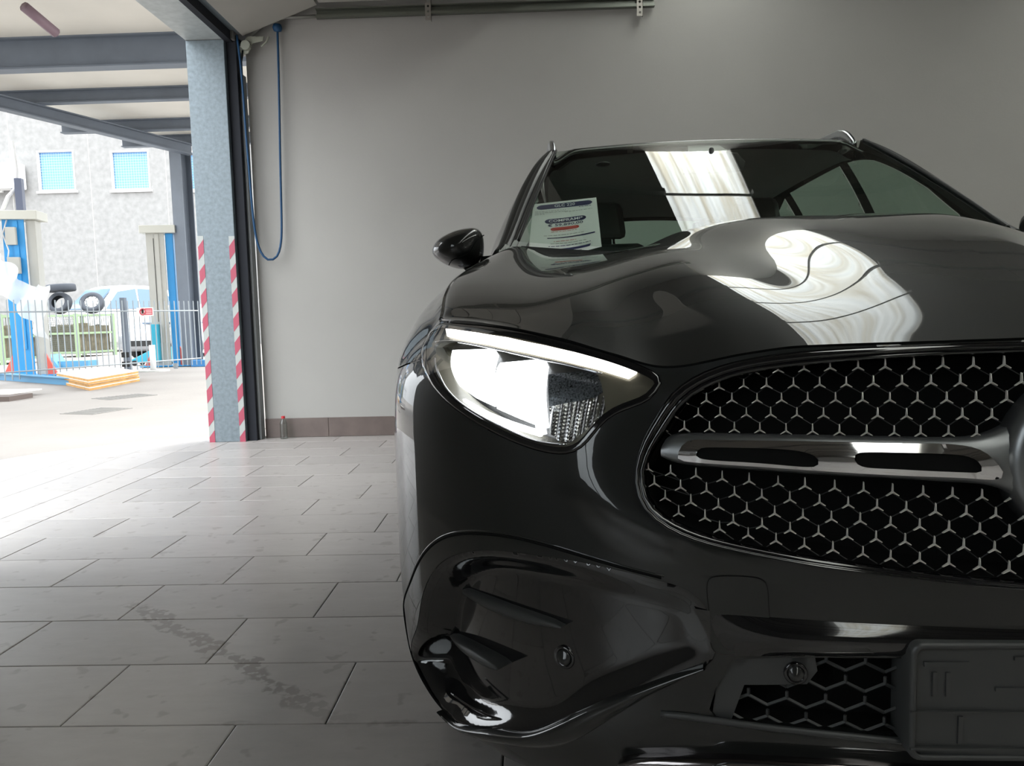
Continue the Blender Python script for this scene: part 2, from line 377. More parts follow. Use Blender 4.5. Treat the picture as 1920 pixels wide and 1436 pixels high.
for k, (xa, xb) in enumerate(((SKX0, SKX1), (4.3, 5.2))):
    xs_ = np.linspace(xa, xb, 90); skr = [[(x, yy, CEIL+.03+.008*math.cos(2*math.pi*(x-xa)/.076)) for x in xs_] for yy in (SKY0, WALL_Y+.1)]
    sk = structure(MB().grid(skr).build('window_%d' % (k+1), SKM, None, True), 'translucent corrugated skylight strip, the second one added for light')
    yy = -6.16
    while yy < 5.7:
        MB().box(xa, xb, yy-.012, yy+.012, CEIL-.005, CEIL+.018).build('skylight_bar', pu, sk); yy += .92
# skirting tiles
BASEM = mat('brown_skirting_tile', (.14, .108, .097), .45, noise=(9, .14, 5))
bb_o = structure(MB().box(-2.075, XR, WALL_Y-.004, WALL_Y, 0, .150).build('baseboard_back', mat('pale_grout', (.42, .39, .36), .8)), 'brown tile skirting')
xj = at(617, 800, WALL_Y)[0]; x = xj-TL_
x0 = -2.075
while x0 < XR:
    x1 = min((x+TL_), XR); x += TL_
    MB().box(x0+.0015, x1-.0015, WALL_Y-.012, WALL_Y-.0041, .002, .150).build('skirting_tile', BASEM, bb_o, bevel=.0015); x0 = x1
FR = mat('dark_window_frame', (.05, .05, .05), .5)
wf = MB().box(-2.34, -2.28, -3.0, -.5, .75, .81).box(-2.34, -2.28, -3.0, -.5, 2.84, 2.9)
for yy in (-3.0, -1.78, -.56): wf.box(-2.34, -2.28, yy, yy+.06, .81, 2.84)
w3 = structure(wf.build('window_3', FR), 'unseen side window added to the workshop for reflections')  # unseen window, added for room light and reflections on the car's nose
for ya in (-2.94, -1.72): MB().box(-2.313, -2.307, ya, ya+1.16, .81, 2.84).build('pane', glass_mat('window_glass', (.93, .95, .95), 1.45), w3)
# =================================================================== THE YARD
ASPH = mat('pale_yard_concrete', (.25, .23, .213), .8, noise=(.55, .13, 8), bump=(25, .15))
yard = structure(MB().box(-45, -2.30, -12, 45, -.3, -.012).build('ground', ASPH), 'pale sunlit yard paving')
yard2 = MB().box(-2.30, 30, 6.0, 45, -.3, -.02).build('ground_back', ASPH); structure(yard2, 'yard paving behind the workshop')
# =================================================================== THE CAR
CAR_X, CAR_Y, CAR_TH = .65, .87, .025
c_, s_ = math.cos(CAR_TH), math.sin(CAR_TH)
W2L = np.array([[c_, -s_, 0], [s_, c_, 0], [0, 0, 1]])
LO = W2L@(CO-np.array([CAR_X, CAR_Y, 0]))
def lray(x, y): return W2L@wray(x, y)
def lb(x, y, b):
    d = lray(x, y); return LO+d*((b-LO[1])/d[1])
car = empty('suv', (CAR_X, CAR_Y, 0), -CAR_TH)
tag(car, 'black SUV with lit headlight parked nose out on the tiled floor', 'car')
PAINT = mat('black_car_paint', (.0065, .0072, .0068), .5, 0, 1.0, .012, spec=.16)
GLOSSB = mat('gloss_black_plastic', (.006, .006, .0065), .08, 0, .6, .02)
SATINB = mat('satin_black_plastic', (.034, .035, .035), .42)
DEEP = mat('matt_black_inside', (.004, .004, .004), .9, spec=.1)
RUBBER = mat('black_rubber', (.012, .012, .012), .75)
CHROME = mat('chrome', (.78, .78, .80), .05, 1.0)
SATINS = mat('satin_silver_trim', (.20, .205, .21), .36, .85)
PINM = mat('polished_pin', (.88, .84, .77), .28, .5)
WIRE = mat('dark_grille_wire', (.012, .012, .013), .45)
WSG = glass_mat('tinted_windscreen_glass', (.80, .87, .82), 1.5)
SIDEG = glass_mat('tinted_side_glass', (.62, .80, .70), 1.5)
LENS = glass_mat('clear_headlamp_lens', (.93, .94, .95), 1.45)
# plan outline of the body (half), from the nose round to the tail
PL = [(-.30, .016), (-.15, .004), (0, 0), (.15, .004), (.30, .016), (.45, .046), (.58, .092), (.70, .165), (.80, .262), (.868, .36), (.908, .45), (.929, .55), (.939, .70), (.944, .95), (.946, 1.3), (.946, 1.9), (.943, 2.8), (.946, 3.6), (.935, 4.0), (.895, 4.35), (.80, 4.56), (.60, 4.665), (.30, 4.705), (0, 4.715)]
pl = np.array(PL); tt_ = np.concatenate([[0], np.cumsum(np.linalg.norm(np.diff(pl, axis=0), axis=1))])
fa, fb = nspl(tt_, pl[:, 0]), nspl(tt_, pl[:, 1])
T_ = np.linspace(tt_[2], tt_[-1], 4001); CA, CB = fa(T_), fb(T_)
S_ = np.concatenate([[0], np.cumsum(np.hypot(np.diff(CA), np.diff(CB)))])
NA = np.gradient(CB, S_)*-1; NB = np.gradient(CA, S_)   # left-hand normal of travel
NA, NB = -NA, -NB                                       # outward
def plan_near(A, b):
    i = int(np.argmin((CA-A)**2+(CB-b)**2)); return S_[i], (A-CA[i])*NA[i]+(b-CB[i])*NB[i]
def s_of_A(A): return float(np.interp(A, CA[:1400], S_[:1400]))
def s_of_b(b):
    k = int(np.argmin(np.abs(CA-.80))); k2 = len(CB)-200; return float(np.interp(b, CB[k:k2], S_[k:k2]))
EDGE = [(0, .036, .862), (.068, .038, .861), (.199, .048, .859), (.318, .070, .856), (.378, .088, .848), (.475, .125, .830), (.542, .160, .847), (.613, .210, .868), (.694, .288, .884), (.762, .382, .892), (.827, .5, .897), (.834, .58, .922), (.842, .68, .95), (.843, .78, .976), (.831, .95, 1.011), (.81, 1.15, 1.045), (.79, 1.35, 1.079), (.795, 1.5, 1.09), (.84, 1.8, 1.085), (.87, 2.6, 1.085), (.87, 3.4, 1.10), (.84, 4.0, 1.12), (.70, 4.50, 1.10), (.40, 4.64, 1.07), (0, 4.68, 1.07)]
es_, ei_, ez_ = [], [], []
for A, b, z in EDGE:
    s, d = plan_near(A, b); es_.append(s); ei_.append(-d); ez_.append(z)
es_[0] = 0; es_[-1] = S_[-1]
ZT = pchip(es_, ez_); ITOP = pchip(es_, ei_)
SH_SIDE = pchip([-.30, -.2, -.15, -.1, -.077, -.05, -.03, 0, .05], [0, 0, .02, .11, .23, .48, .73, 1, 1.6])
SH_FRONT = pchip([-.40, -.30, -.26, -.2, -.15, -.1, -.05, 0, .05], [0, 0, .03, .12, .28, .48, .72, 1, 1.3])
BOT_SIDE = pchip([.12, .18, .2, .234, .29, .36, .45, .6], [.16, .09, .065, .032, .012, .004, 0, 0])
BOT_FRONT = pchip([.12, .18, .22, .28, .33, .40, .5], [.12, .075, .05, .02, .006, 0, 0])
S45, S86 = s_of_A(.42), s_of_A(.86)
def inset(s, z):
    s = np.abs(s); h = z-ZT(s); w = smoothstep(s, S45, S86)
    e = np.sqrt((s/.56)**2+((z-.712)/.150)**2); lipb = .011*np.exp(-((e-1.07)/.085)**2)*smoothstep(s, .36, .50)*smoothstep(-z, -.83, -.78)   # swelling round the grille
    return ITOP(s)*(SH_FRONT(h)*(1-w)+SH_SIDE(h)*w)+BOT_FRONT(z)*(1-w)+BOT_SIDE(z)*w-lipb
def surf(s, z, off=0.0):
    s = np.asarray(s, float); z = np.asarray(z, float); q = np.abs(s); i = inset(s, z)-off
    na, nb = np.interp(q, S_, NA), np.interp(q, S_, NB)
    return np.stack([np.sign(s+1e-12)*(np.interp(q, S_, CA)-na*i), np.interp(q, S_, CB)-nb*i, z+0*q], -1)
def surf_n(s, z, off=0.0):
    e = 2e-3; a = surf(s+e, z, off)-surf(s-e, z, off); b = surf(s, z+e, off)-surf(s, z-e, off)
    n = np.cross(a, b); return n/np.linalg.norm(n, axis=-1, keepdims=True)
def PS(x, y, off=0.0):
    """picture point -> (s, z) on the body surface (left half)"""
    d = lray(x, y); d = d/np.linalg.norm(d)
    def g(t):
        p = LO+np.atleast_1d(t)[:, None]*d; A = np.abs(p[:, 0])
        i = np.argmin((CA[None, :1500:3]-A[:, None])**2+(CB[None, :1500:3]-p[:, 1][:, None])**2, 1)*3
        return (A-CA[i])*NA[i]+(p[:, 1]-CB[i])*NB[i]+inset(S_[i], p[:, 2])-off, i, p
    t = np.linspace(.6, 2.2, 160); v, _, _ = g(t); k = np.nonzero((v[1:] <= 0) & (v[:-1] > 0))[0]
    if len(k) == 0:
        j = int(np.argmin(v)); q = LO+t[j]*d; return (math.copysign(S_[g(t[j])[1][0]], q[0]), q[2])
    lo, hi = t[k[0]], t[k[0]+1]
    for _ in range(2):
        tt = np.linspace(lo, hi, 12); v, _, _ = g(tt); j = int(np.argmax(v <= 0)); lo, hi = tt[max(j-1, 0)], tt[j]
    q = LO+.5*(lo+hi)*d; A = abs(q[0]); i = int(np.argmin((CA[:1500]-A)**2+(CB[:1500]-q[1])**2))
    return (math.copysign(S_[i], q[0]), q[2])
def PSL(L, off=0.0): return [PS(x, y, off) for x, y in L]
def make_panel(name, outer, holes, material, parent=car, step=.012, off=0.0, flange=.012, both=False, smooth=True, mirror_name=None):
    V, F, loops = fill2d(outer, holes, step)
    o_ = off(V) if callable(off) else off
    P3 = surf(V[:, 0], V[:, 1], o_); N3 = surf_n(V[:, 0], V[:, 1])
    # orient: surf normals point outward when (s right, z up) as seen from the front
    Fo = []
    for f in F:
        a, b, c = P3[f[0]], P3[f[1]], P3[f[2]]; n = np.cross(b-a, c-a)
        ctr = (a+b+c)/3; out = np.array([ctr[0], ctr[1]-2.3, 0])
        Fo.append(f if n@out > 0 else f[::-1])
    v = [tuple(p) for p in P3]; f = list(Fo); nsm = len(f)
    if flange > 0:
        for l in loops:
            n = len(l); ol = off(l) if callable(off) else off
            top = surf(l[:, 0], l[:, 1], ol); bot = surf(l[:, 0], l[:, 1], ol-flange)
            o = len(v); v += [tuple(p) for p in top]+[tuple(p) for p in bot]
            f += [(o+i, o+(i+1) % n, o+n+(i+1) % n, o+n+i) for i in range(n)]
    out = []
    for sgn in ((1, -1) if both else (1,)):
        vv = [(sgn*x, y, z) for x, y, z in v]; ff = f if sgn == 1 else [q[::-1] for q in f]
        me = bpy.data.meshes.new(name); me.from_pydata(vv, [], ff); me.update()
        o = link(name, me, material, parent, smooth); out.append(o)
    return out if both else out[0]
def sym(name, mb, material, parent=car, smooth=False, bevel=0.0, parents=None):
    """part on both sides of the car"""
    o = mb.build(name, material, parents[0] if parents else parent, smooth, bevel)
    m2 = MB(); m2.add([(-x, y, z) for x, y, z in mb.v], [f[::-1] for f in mb.f])
    o2 = m2.build(name, material, parents[1] if parents else parent, smooth, bevel); return o, o2
def mirror_s(L): return [(-s, z) for s, z in L][::-1]
def band(outer, inner, prof, closed=True):
    """rounded band between two (s,z) outlines with the same number of points; prof: list of (w, off)"""
    rows = []
    for w, o in prof:
        p = outer+(inner-outer)*w; rows.append(surf(p[:, 0], p[:, 1], o))
    n = len(outer); k = len(prof); v = [tuple(p) for r in rows for p in r]; f = []
    for i in range(k-1):
        for j in range(n if closed else n-1): f.append((i*n+j, i*n+(j+1) % n, (i+1)*n+(j+1) % n, (i+1)*n+j))
    return MB().add(v, f)
def half_to_full(L, n=70):
    """left half outline from top centre to bottom centre -> closed (s,z) outline with 2n points"""
    h = smooth_poly(L, n); h[0, 0] = 0; h[-1, 0] = 0
    r = h[::-1][1:-1].copy(); r[:, 0] *= -1; return np.vstack([h, r])
# ---------------------------------------------------------------- outlines read from the picture
HL = [(836, 605), (872, 607), (905, 610), (960, 618), (1030, 633), (1100, 651), (1160, 669), (1205, 686), (1232, 701), (1240, 716), (1228, 740), (1208, 756), (1170, 770), (1137, 790), (1108, 822), (1082, 845), (1050, 852), (1000, 843), (940, 819), (880, 786), (835, 752), (806, 718), (792, 690), (788, 668), (793, 645), (806, 622), (820, 610)]
hl = [tuple(p) for p in smooth_poly(PSL(HL), 110, True)]
GO = [(1920, 641), (1800, 643), (1700, 647), (1600, 652), (1500, 659), (1420, 669), (1350, 685), (1298, 707), (1262, 735), (1230, 778), (1204, 830), (1192, 872), (1191, 905), (1203, 945), (1230, 978), (1275, 1005), (1340, 1025), (1430, 1045), (1530, 1062), (1650, 1078), (1780, 1093), (1920, 1106)]
GI = [(1920, 664), (1800, 668), (1700, 673), (1600, 680), (1500, 690), (1420, 701), (1355, 718), (1310, 740), (1278, 768), (1246, 812), (1222, 852), (1210, 885), (1209, 910), (1219, 940), (1243, 966), (1285, 989), (1345, 1010), (1435, 1031), (1535, 1048), (1655, 1065), (1785, 1080), (1920, 1092)]
go = PSL(GO); gi = PSL(GI)
go_f = half_to_full([(0, go[0][1]-.001)]+go+[(0, go[-1][1]-.003)]); gi_f = half_to_full([(0, gi[0][1]-.001)]+gi+[(0, gi[-1][1]-.003)])
IN = [(1250, 1092), (1180, 1074), (1100, 1056), (1000, 1040), (920, 1032), (868, 1036), (828, 1054), (802, 1088), (789, 1130), (780, 1180), (773, 1230), (775, 1275), (790, 1318), (818, 1343), (870, 1364), (940, 1383), (1000, 1388), (1050, 1377), (1110, 1343), (1200, 1300), (1290, 1262), (1335, 1240), (1345, 1200), (1330, 1150), (1300, 1112)]
intake = [tuple(p) for p in smooth_poly(PSL(IN), 110, True)]
LG = [(1375, 1236), (1450, 1233), (1560, 1233), (1690, 1234), (1920, 1240)]
LGB = [(1920, 1405), (1690, 1384), (1560, 1372), (1400, 1356), (1345, 1350), (1330, 1330), (1345, 1285)]
lgt, lgb = PSL(LG), PSL(LGB)
lg_half = [(0, lgt[-1][1])]+lgt[::-1]+lgb[::-1]+[(0, lgb[0][1])]
lower = np.array(lg_half+[(-s, z) for s, z in lg_half[::-1][1:-1]])
# ---------------------------------------------------------------- bumper
ARC_B, ARC_Z, ARC_R = .86, .36, .415
def arch_s(z): return s_of_b(ARC_B-math.sqrt(max(ARC_R**2-(z-ARC_Z)**2, .0025)))
ZBOT = pchip([0, s_of_A(.5), s_of_A(.70), s_of_A(.82), s_of_b(.42), s_of_b(.6)], [.262, .25, .224, .203, .205, .21])
seam = PSL([(788, 676), (770, 682), (752, 689)])
seam_end = (-arch_s(.775), .775)
s_corner = s_of_b(.497)
def hood_line(s0, s1, n, dz=-.003): return [(s, float(ZT(abs(s)))+dz) for s in np.linspace(s0, s1, n)]
left = [(-arch_s(z), z) for z in np.linspace(.215, .775, 26)]
hlx = min(p[0] for p in hl)
half = [(s, float(ZBOT(abs(s)))) for s in np.linspace(0, -arch_s(.215), 60)]+left[1:]+seam[::-1]
half += [(hlx-.004, seam[0][1]+.01)]
half += hood_line(hlx-.004, 0, 90)[0:]
full = half[:-1]+[(0, half[-1][1])]+[(-s, z) for s, z in half[::-1][1:-1]]
make_panel('bumper', full, [hl, mirror_s(hl), go_f, intake, mirror_s(intake), lower], PAINT, step=.012, flange=.014)
# ---------------------------------------------------------------- wings, doors, tail along the same body surface
def side_panel(name, s0, s1, front=None, arch=None, zb=.24, both=True, material=PAINT):
    top = hood_line(-s1, -s0, max(8, int((s1-s0)/.03)), -.002)
    bot = []
    for s in np.linspace(s0, s1, max(10, int((s1-s0)/.02))):
        z = zb; b = float(np.interp(s, S_, CB))
        if arch and abs(b-arch) < ARC_R-.003: z = max(zb, ARC_Z+math.sqrt(ARC_R**2-(b-arch)**2))
        bot.append((-s, z))
    pts = top+(front if front else [])+bot
    return make_panel(name, pts, [], material, step=.03, both=both, flange=.012)
sf = arch_s(.775)
fr = [(p[0]-.003, p[1]+.003) for p in [(hlx-.004, seam[0][1]+.01)]+seam]
b0 = [(-s, max(.24, ARC_Z+math.sqrt(max(0, ARC_R**2-(float(np.interp(s, S_, CB))-ARC_B)**2))) if abs(float(np.interp(s, S_, CB))-ARC_B) < ARC_R else .24) for s in np.linspace(sf+.004, s_of_b(1.46), 60)]
make_panel('wing', hood_line(-s_of_b(1.46), hlx-.007, 60, -.002)+fr+b0, [], PAINT, step=.016, both=True, flange=.012)
side_panel('door', s_of_b(1.466), s_of_b(2.55)); side_panel('door', s_of_b(2.556), s_of_b(3.40))
side_panel('rear_quarter', s_of_b(3.406), s_of_b(4.30), arch=3.75)
sr = s_of_b(4.306)
rear_pts = [(-s, float(ZT(s))) for s in np.linspace(sr, S_[-1]-.01, 30)]+[(-s, .30) for s in np.linspace(S_[-1]-.01, sr, 30)]
make_panel('tail', rear_pts, [], PAINT, step=.03, both=True)
# ---------------------------------------------------------------- hood
HA = [0, .15, .28, .40, .475, .56, .66, .76, .827]          # lateral stations at the front edge
HR = [0, .15, .28, .40, .50, .585, .66, .735, .790]         # and at the rear edge
BRR = [1.18, 1.19, 1.21, 1.24, 1.27, 1.30, 1.33, 1.355, 1.375]
HV = [0, .06, .15, .3, .5, .75, 1]
HZ = [[None, .896, .934, .981, 1.029, 1.064, 1.073], [None, .895, .933, .980, 1.028, 1.063, 1.073], [None, .891, .930, .977, 1.025, 1.061, 1.072],
      [None, .881, .922, .973, 1.022, 1.057, 1.069], [None, .868, .905, .955, 1.005, 1.045, 1.062], [None, .880, .912, .955, 1.000, 1.041, 1.068],
      [None, .896, .921, .958, .999, 1.044, 1.084], [None, .907, .931, .967, 1.008, 1.056, 1.100], [None, .912, .935, .971, 1.009, 1.046, 1.079]]
DOME_H = pchip([0, .06, .15, .3, .5, .75, 1], [0, .008, .020, .033, .042, .047, .049])       # raised middle of the hood
DOME_S = pchip([0, .15, .3, .5, .75, 1], [.03, .045, .07, .115, .165, .215]); DOME_F = pchip([0, .15, .3, .5, .75, 1], [.30, .31, .33, .36, .40, .432])
edge_s = [min(np.linspace(0, s_corner, 800), key=lambda s: abs(abs(surf(-s, float(ZT(s)))[0])-A)) for A in HA]
HB0 = []
for j, s in enumerate(edge_s):
    p = surf(-s, float(ZT(s))); HB0.append(p[1]); HZ[j][0] = float(p[2])
nU, nV = 120, 90
uj = np.array(HA)/HA[-1]; U = np.linspace(0, 1, nU); Vv = np.linspace(0, 1, nV)
cA0, cA1 = nspl(uj, HA), nspl(uj, HR)
s_u = nspl(uj, edge_s)
rowsz = [nspl(uj, [HZ[j][k] for j in range(9)])(U) for k in range(7)]
ZUV = np.array([nspl(HV, [rowsz[k][i] for k in range(7)])(Vv) for i in range(nU)])      # [u][v]
cBR = nspl(uj, BRR)
hp = np.zeros((nU, nV, 3))
for i, u in enumerate(U):
    a0, a1 = float(cA0(u)), float(cA1(u)); s = float(s_u(u)); p0 = surf(-s, float(ZT(s)))
    bb = p0[1]+(float(cBR(u))-p0[1])*Vv
    hp[i, :, 0] = -(abs(p0[0])+(a1-abs(p0[0]))*Vv); hp[i, :, 1] = bb; hp[i, :, 2] = ZUV[i]
    hp[i, :, 2] += (p0[2]-ZUV[i][0])*(1-smoothstep(Vv, 0, .12))
    tq = np.clip((DOME_F(Vv)-np.abs(hp[i, :, 0]))/(DOME_F(Vv)-DOME_S(Vv)), 0, 1); hp[i, :, 2] += DOME_H(Vv)*tq**3*(tq*(6*tq-15)+10)
# side edge follows the shut line
sideL = np.array([surf(-s, float(ZT(s)))*[1, 1, 1] for s in np.linspace(s_corner, s_of_b(1.375), 200)])
for j in range(nV):
    b = hp[-1, j, 1]; tgt = np.array([np.interp(b, sideL[:, 1], sideL[:, 0]), b, np.interp(b, sideL[:, 1], sideL[:, 2])])
    d = tgt-hp[-1, j]; w = smoothstep(U, .75, 1)
    hp[:, j] += w[:, None]*d
# small shut gap: pull the side in by 3 mm, roll the front edge down
hp[:, :, 0] *= 1-.0035*smoothstep(U, .6, 1)[:, None]
lip = hp[:, 0].copy(); lip[:, 1] += .012; lip[:, 2] -= .014
rear = hp[:, -1].copy(); rear[:, 2] -= .012
sidel = hp[-1].copy(); sidel[:, 0] += .004; sidel[:, 2] -= .012
mirr = np.concatenate([hp, hp[::-1][1:]*np.array([-1, 1, 1])], 0)
hb = MB().grid([[tuple(p) for p in r] for r in mirr])
nF = len(hb.f)
for edge, low in ((hp[:, 0], lip), (hp[:, -1], rear), (hp[-1], sidel)):
    for sg in (1, -1):
        hb.grid([[tuple(p*[sg, 1, 1]) for p in edge], [tuple(p*[sg, 1, 1]) for p in low]])
hood = hb.build('hood', PAINT, car, True)
# ---------------------------------------------------------------- windscreen surface
def wsurf(a, v):
    a0 = np.abs(a)
    bb = 1.24+.40*a0**2; zb = 1.068+.11*a0**2
    bt = 2.255-.30*a0**2; zt = 1.580-.13*a0**2
    return np.stack([a+0*v, bb+(bt-bb)*v, zb+(zt-zb)*v+.012*4*v*(1-v)*(1-.3*a0)], -1)
def ws_edge(v): return .720-.127*v
def ws_hit(x, y):
    d = lray(x, y); u = np.array([0., .5, 2.4])
    for _ in range(40):
        F = lambda q: wsurf(np.array(q[0]), np.array(q[1]))-(LO+d*q[2])
        f0 = F(u); J = np.array([(F(u+np.eye(3)[k]*1e-5)-f0)/1e-5 for k in range(3)]).T
        u = u-np.linalg.solve(J, f0)*.8
    return u
def ws_grid(k0, k1, v0, v1, n, mth, dz=0.0, db=0.0):
    rows = []
    for v in np.linspace(v0, v1, mth):
        e = ws_edge(v); r = wsurf(np.linspace(k0*e, k1*e, n), np.full(n, v)); r[:, 2] += dz; r[:, 1] += db
        rows.append([tuple(p) for p in r])
    return rows
MB().grid(ws_grid(-1, 1, 0, 1, 40, 30)).build('windscreen', WSG, car, True)
# ---------------------------------------------------------------- pillars, roof, rails
LINER = mat('grey_headliner', (.22, .22, .21), .9)
VL = np.linspace(0, 1, 24)
glassL = np.array([wsurf(np.array(-ws_edge(v)), np.array(v)) for v in VL])
outP = np.array([(-.800, 1.46, 1.095), (-.79, 1.5, 1.112), (-.75, 1.8, 1.284), (-.678, 2.1, 1.476), (-.622, 2.27, 1.560)])
oz = smooth_poly(outP, 24)
def pillar_row(k, lift): return glassL+(oz-glassL)*k+np.array([0, -.45, .9])*lift
prow = [pillar_row(-.02, .000), pillar_row(.04, .007), pillar_row(.12, .009), pillar_row(.2, .003), pillar_row(.26, -.006), pillar_row(.33, -.006), pillar_row(.38, .006), pillar_row(.52, .010), pillar_row(.62, .004), pillar_row(.66, -.004), pillar_row(.72, .004), pillar_row(.88, .004), pillar_row(1.0, -.008), pillar_row(1.04, -.035)]
sym('windscreen_pillar', MB().grid([[tuple(p) for p in r] for r in prow]), mat('satin_black_paint', (.02, .021, .02), .38, spec=.35), smooth=True)
sym('windscreen_seal', MB().tube([tuple(p+np.array([.004, -.002, .004])) for p in glassL], .005, 6), RUBBER, smooth=True)
ZC = nspl([0, .07, .17, .35, .65, 1.15, 1.65, 1.98], [1.580, 1.600, 1.619, 1.636, 1.645, 1.638, 1.602, 1.555])
RW = nspl([0, .3, .65, 1.15, 1.65, 1.98], [.598, .628, .64, .64, .62, .585])
rr = []
for dlt in np.linspace(0, 1.98, 46):
    w = float(RW(dlt)); a = w*np.sin(np.linspace(-1, 1, 41)*math.pi/2)
    z = float(ZC(dlt))-.13*a**2-.035*smoothstep(np.abs(a)/w, .86, 1)
    rr.append([(x, 2.258-.30*x*x*(1-dlt/2)+dlt, zz) for x, zz in zip(a, z)])
lip_r = [(x, y+.004, z-.016) for x, y, z in rr[0]]
MB().grid([lip_r]+rr).build('roof', PAINT, car, True)
MB().grid([[(x*.97, y+.03, z-.035) for x, y, z in r] for r in rr[1:-1]]).build('headliner', LINER, car, True)
rp = smooth_poly([(-.598, 2.27, 1.548), (-.600, 2.33, 1.590), (-.604, 2.42, 1.622), (-.61, 2.6, 1.642), (-.615, 3.0, 1.652), (-.60, 3.7, 1.625), (-.59, 3.95, 1.585), (-.585, 4.02, 1.555)], 50)
mbr = MB()
ring = []
for p in rp: ring.append([(p[0]+dx, p[1], p[2]+dz) for dx, dz in ((-.011, -.022), (-.012, .008), (-.006, .016), (.006, .016), (.012, .008), (.011, -.022))])
nr = len(ring); mbr.add([q for r in ring for q in r], [(i*6+j, i*6+(j+1) % 6, (i+1)*6+(j+1) % 6, (i+1)*6+j) for i in range(nr-1) for j in range(6)]+[tuple(range(6)), tuple((nr-1)*6+j for j in range(6))])
sym('roof_rail', mbr, mat('silver_rail', (.55, .57, .6), .25, 1.0), smooth=True)
# side of the cabin: frame with window openings, panes
RE = smooth_poly([(-.79, 1.5, 1.100), (-.75, 1.8, 1.268), (-.678, 2.1, 1.458), (-.628, 2.3, 1.540), (-.64, 2.7, 1.575), (-.645, 3.2, 1.570), (-.622, 3.8, 1.530), (-.585, 4.24, 1.46)], 200)
def cab(b, t):
    top = np.stack([np.interp(b, RE[:, 1], RE[:, 0]), b, np.interp(b, RE[:, 1], RE[:, 2])], -1)
    ss = np.interp(b, CB[800:3300], S_[800:3300]); low = surf(-ss, ZT(ss)); low[:, 1] = b
    p = low+(top-low)*t[:, None]; p[:, 0] -= .025*4*t*(1-t)*np.clip((top[:, 2]-low[:, 2])/.4, 0, 1); return p
win_holes = [[(1.80, .14), (2.52, .08), (2.50, .90), (2.25, .89), (1.98, .80), (1.85, .60)], [(2.62, .08), (3.34, .10), (3.32, .90), (2.60, .90)], [(3.44, .12), (3.90, .22), (3.78, .70), (3.42, .88)]]
def cab_panel(name, outer, holes, material, push=0.0, step=.04):
    V, F, _ = fill2d(outer, holes, step); p = cab(V[:, 0], np.clip(V[:, 1], 0, 1)); p[:, 0] += push
    mb = MB().add([tuple(q) for q in p], F); return sym(name, mb, material, smooth=True)
cab_panel('window_frame', [(1.5, 0), (4.22, 0), (4.22, 1), (1.5, 1)], win_holes, PAINT)
for wh in win_holes: cab_panel('side_window', wh, [], SIDEG, .004)
for sg in (1, -1):
    a_, b_ = np.array(rr[-1][0])*[sg, 1, 1], None
tg = []
for t in np.linspace(0, 1, 12):
    row = []
    for a in np.linspace(-1, 1, 21):
        top = np.array(rr[-1][20+int(round(a*20))]); ss = S_[-1]-abs(a)*.62; lowp = surf(math.copysign(ss, a), float(ZT(ss)))
        row.append(tuple(top+(lowp-top)*t+np.array([0, .05*4*t*(1-t), 0])))
    tg.append(row)
MB().grid(tg[:2]).build('tail_spoiler', PAINT, car, True); MB().grid(tg[1:8]).build('rear_window', SIDEG, car, True); MB().grid(tg[7:]).build('tailgate', PAINT, car, True)
# ---------------------------------------------------------------- door mirrors
MO = [(810, 476), (812, 462), (822, 449), (838, 439), (858, 431), (880, 427), (895, 428), (903, 438), (906, 455), (905, 476), (899, 490), (886, 499), (868, 504), (845, 500), (824, 490)]
mo = np.array([lb(x, y, 1.52) for x, y in MO]); mo = smooth_poly(mo, 40, True); mc = mo.mean(0)
mrow = []
for k, b in ((.05, 1.425), (.35, 1.430), (.62, 1.445), (.82, 1.468), (.95, 1.50), (1.0, 1.535), (.99, 1.565), (.94, 1.578)):
    r = mc+(mo-mc)*k; r[:, 1] = b; mrow.append([tuple(p) for p in r])
n_ = len(mo); mb = MB().add([p for r in mrow for p in r], [(i*n_+j, i*n_+(j+1) % n_, (i+1)*n_+(j+1) % n_, (i+1)*n_+j) for i in range(len(mrow)-1) for j in range(n_)]+[tuple(range(n_))])
mir = sym('door_mirror', mb, PAINT, smooth=True)
back = mc+(mo-mc)*.93; back[:, 1] = 1.576
sym('mirror_glass', MB().add([tuple(p) for p in back], [tuple(range(n_))]), mat('mirror_glass', (.8, .82, .84), .02, 1.0), parents=mir)
arm = [lb(858, 492, 1.52), lb(902, 480, 1.52), lb(900, 496, 1.52), lb(872, 508, 1.52)]
armb = [np.array([-.862, 1.60, 1.075]), np.array([-.80, 1.60, 1.10]), np.array([-.80, 1.60, 1.06]), np.array([-.862, 1.60, 1.04])]
sym('mirror_arm', MB().add([tuple(p) for p in arm+armb], [(0, 1, 2, 3), (7, 6, 5, 4)]+[(i, (i+1) % 4, 4+(i+1) % 4, 4+i) for i in range(4)]), GLOSSB, bevel=.004, parents=mir)
ml = [lb(x, y, 1.432) for x, y in [(903, 436), (890, 452), (881, 470), (868, 480), (848, 487), (840, 496)]]
ml = smooth_poly(ml, 20)
for i, p in enumerate(ml):
    q = (p-mc); kk = min(.97, np.hypot(q[0], q[2])/.085); p[1] = float(np.interp(kk, [.05, .35, .62, .82, .95, 1], [1.424, 1.429, 1.444, 1.467, 1.499, 1.53]))
sym('mirror_joint', MB().tube([tuple(p) for p in ml], .0018, 5), DEEP, parents=mir)
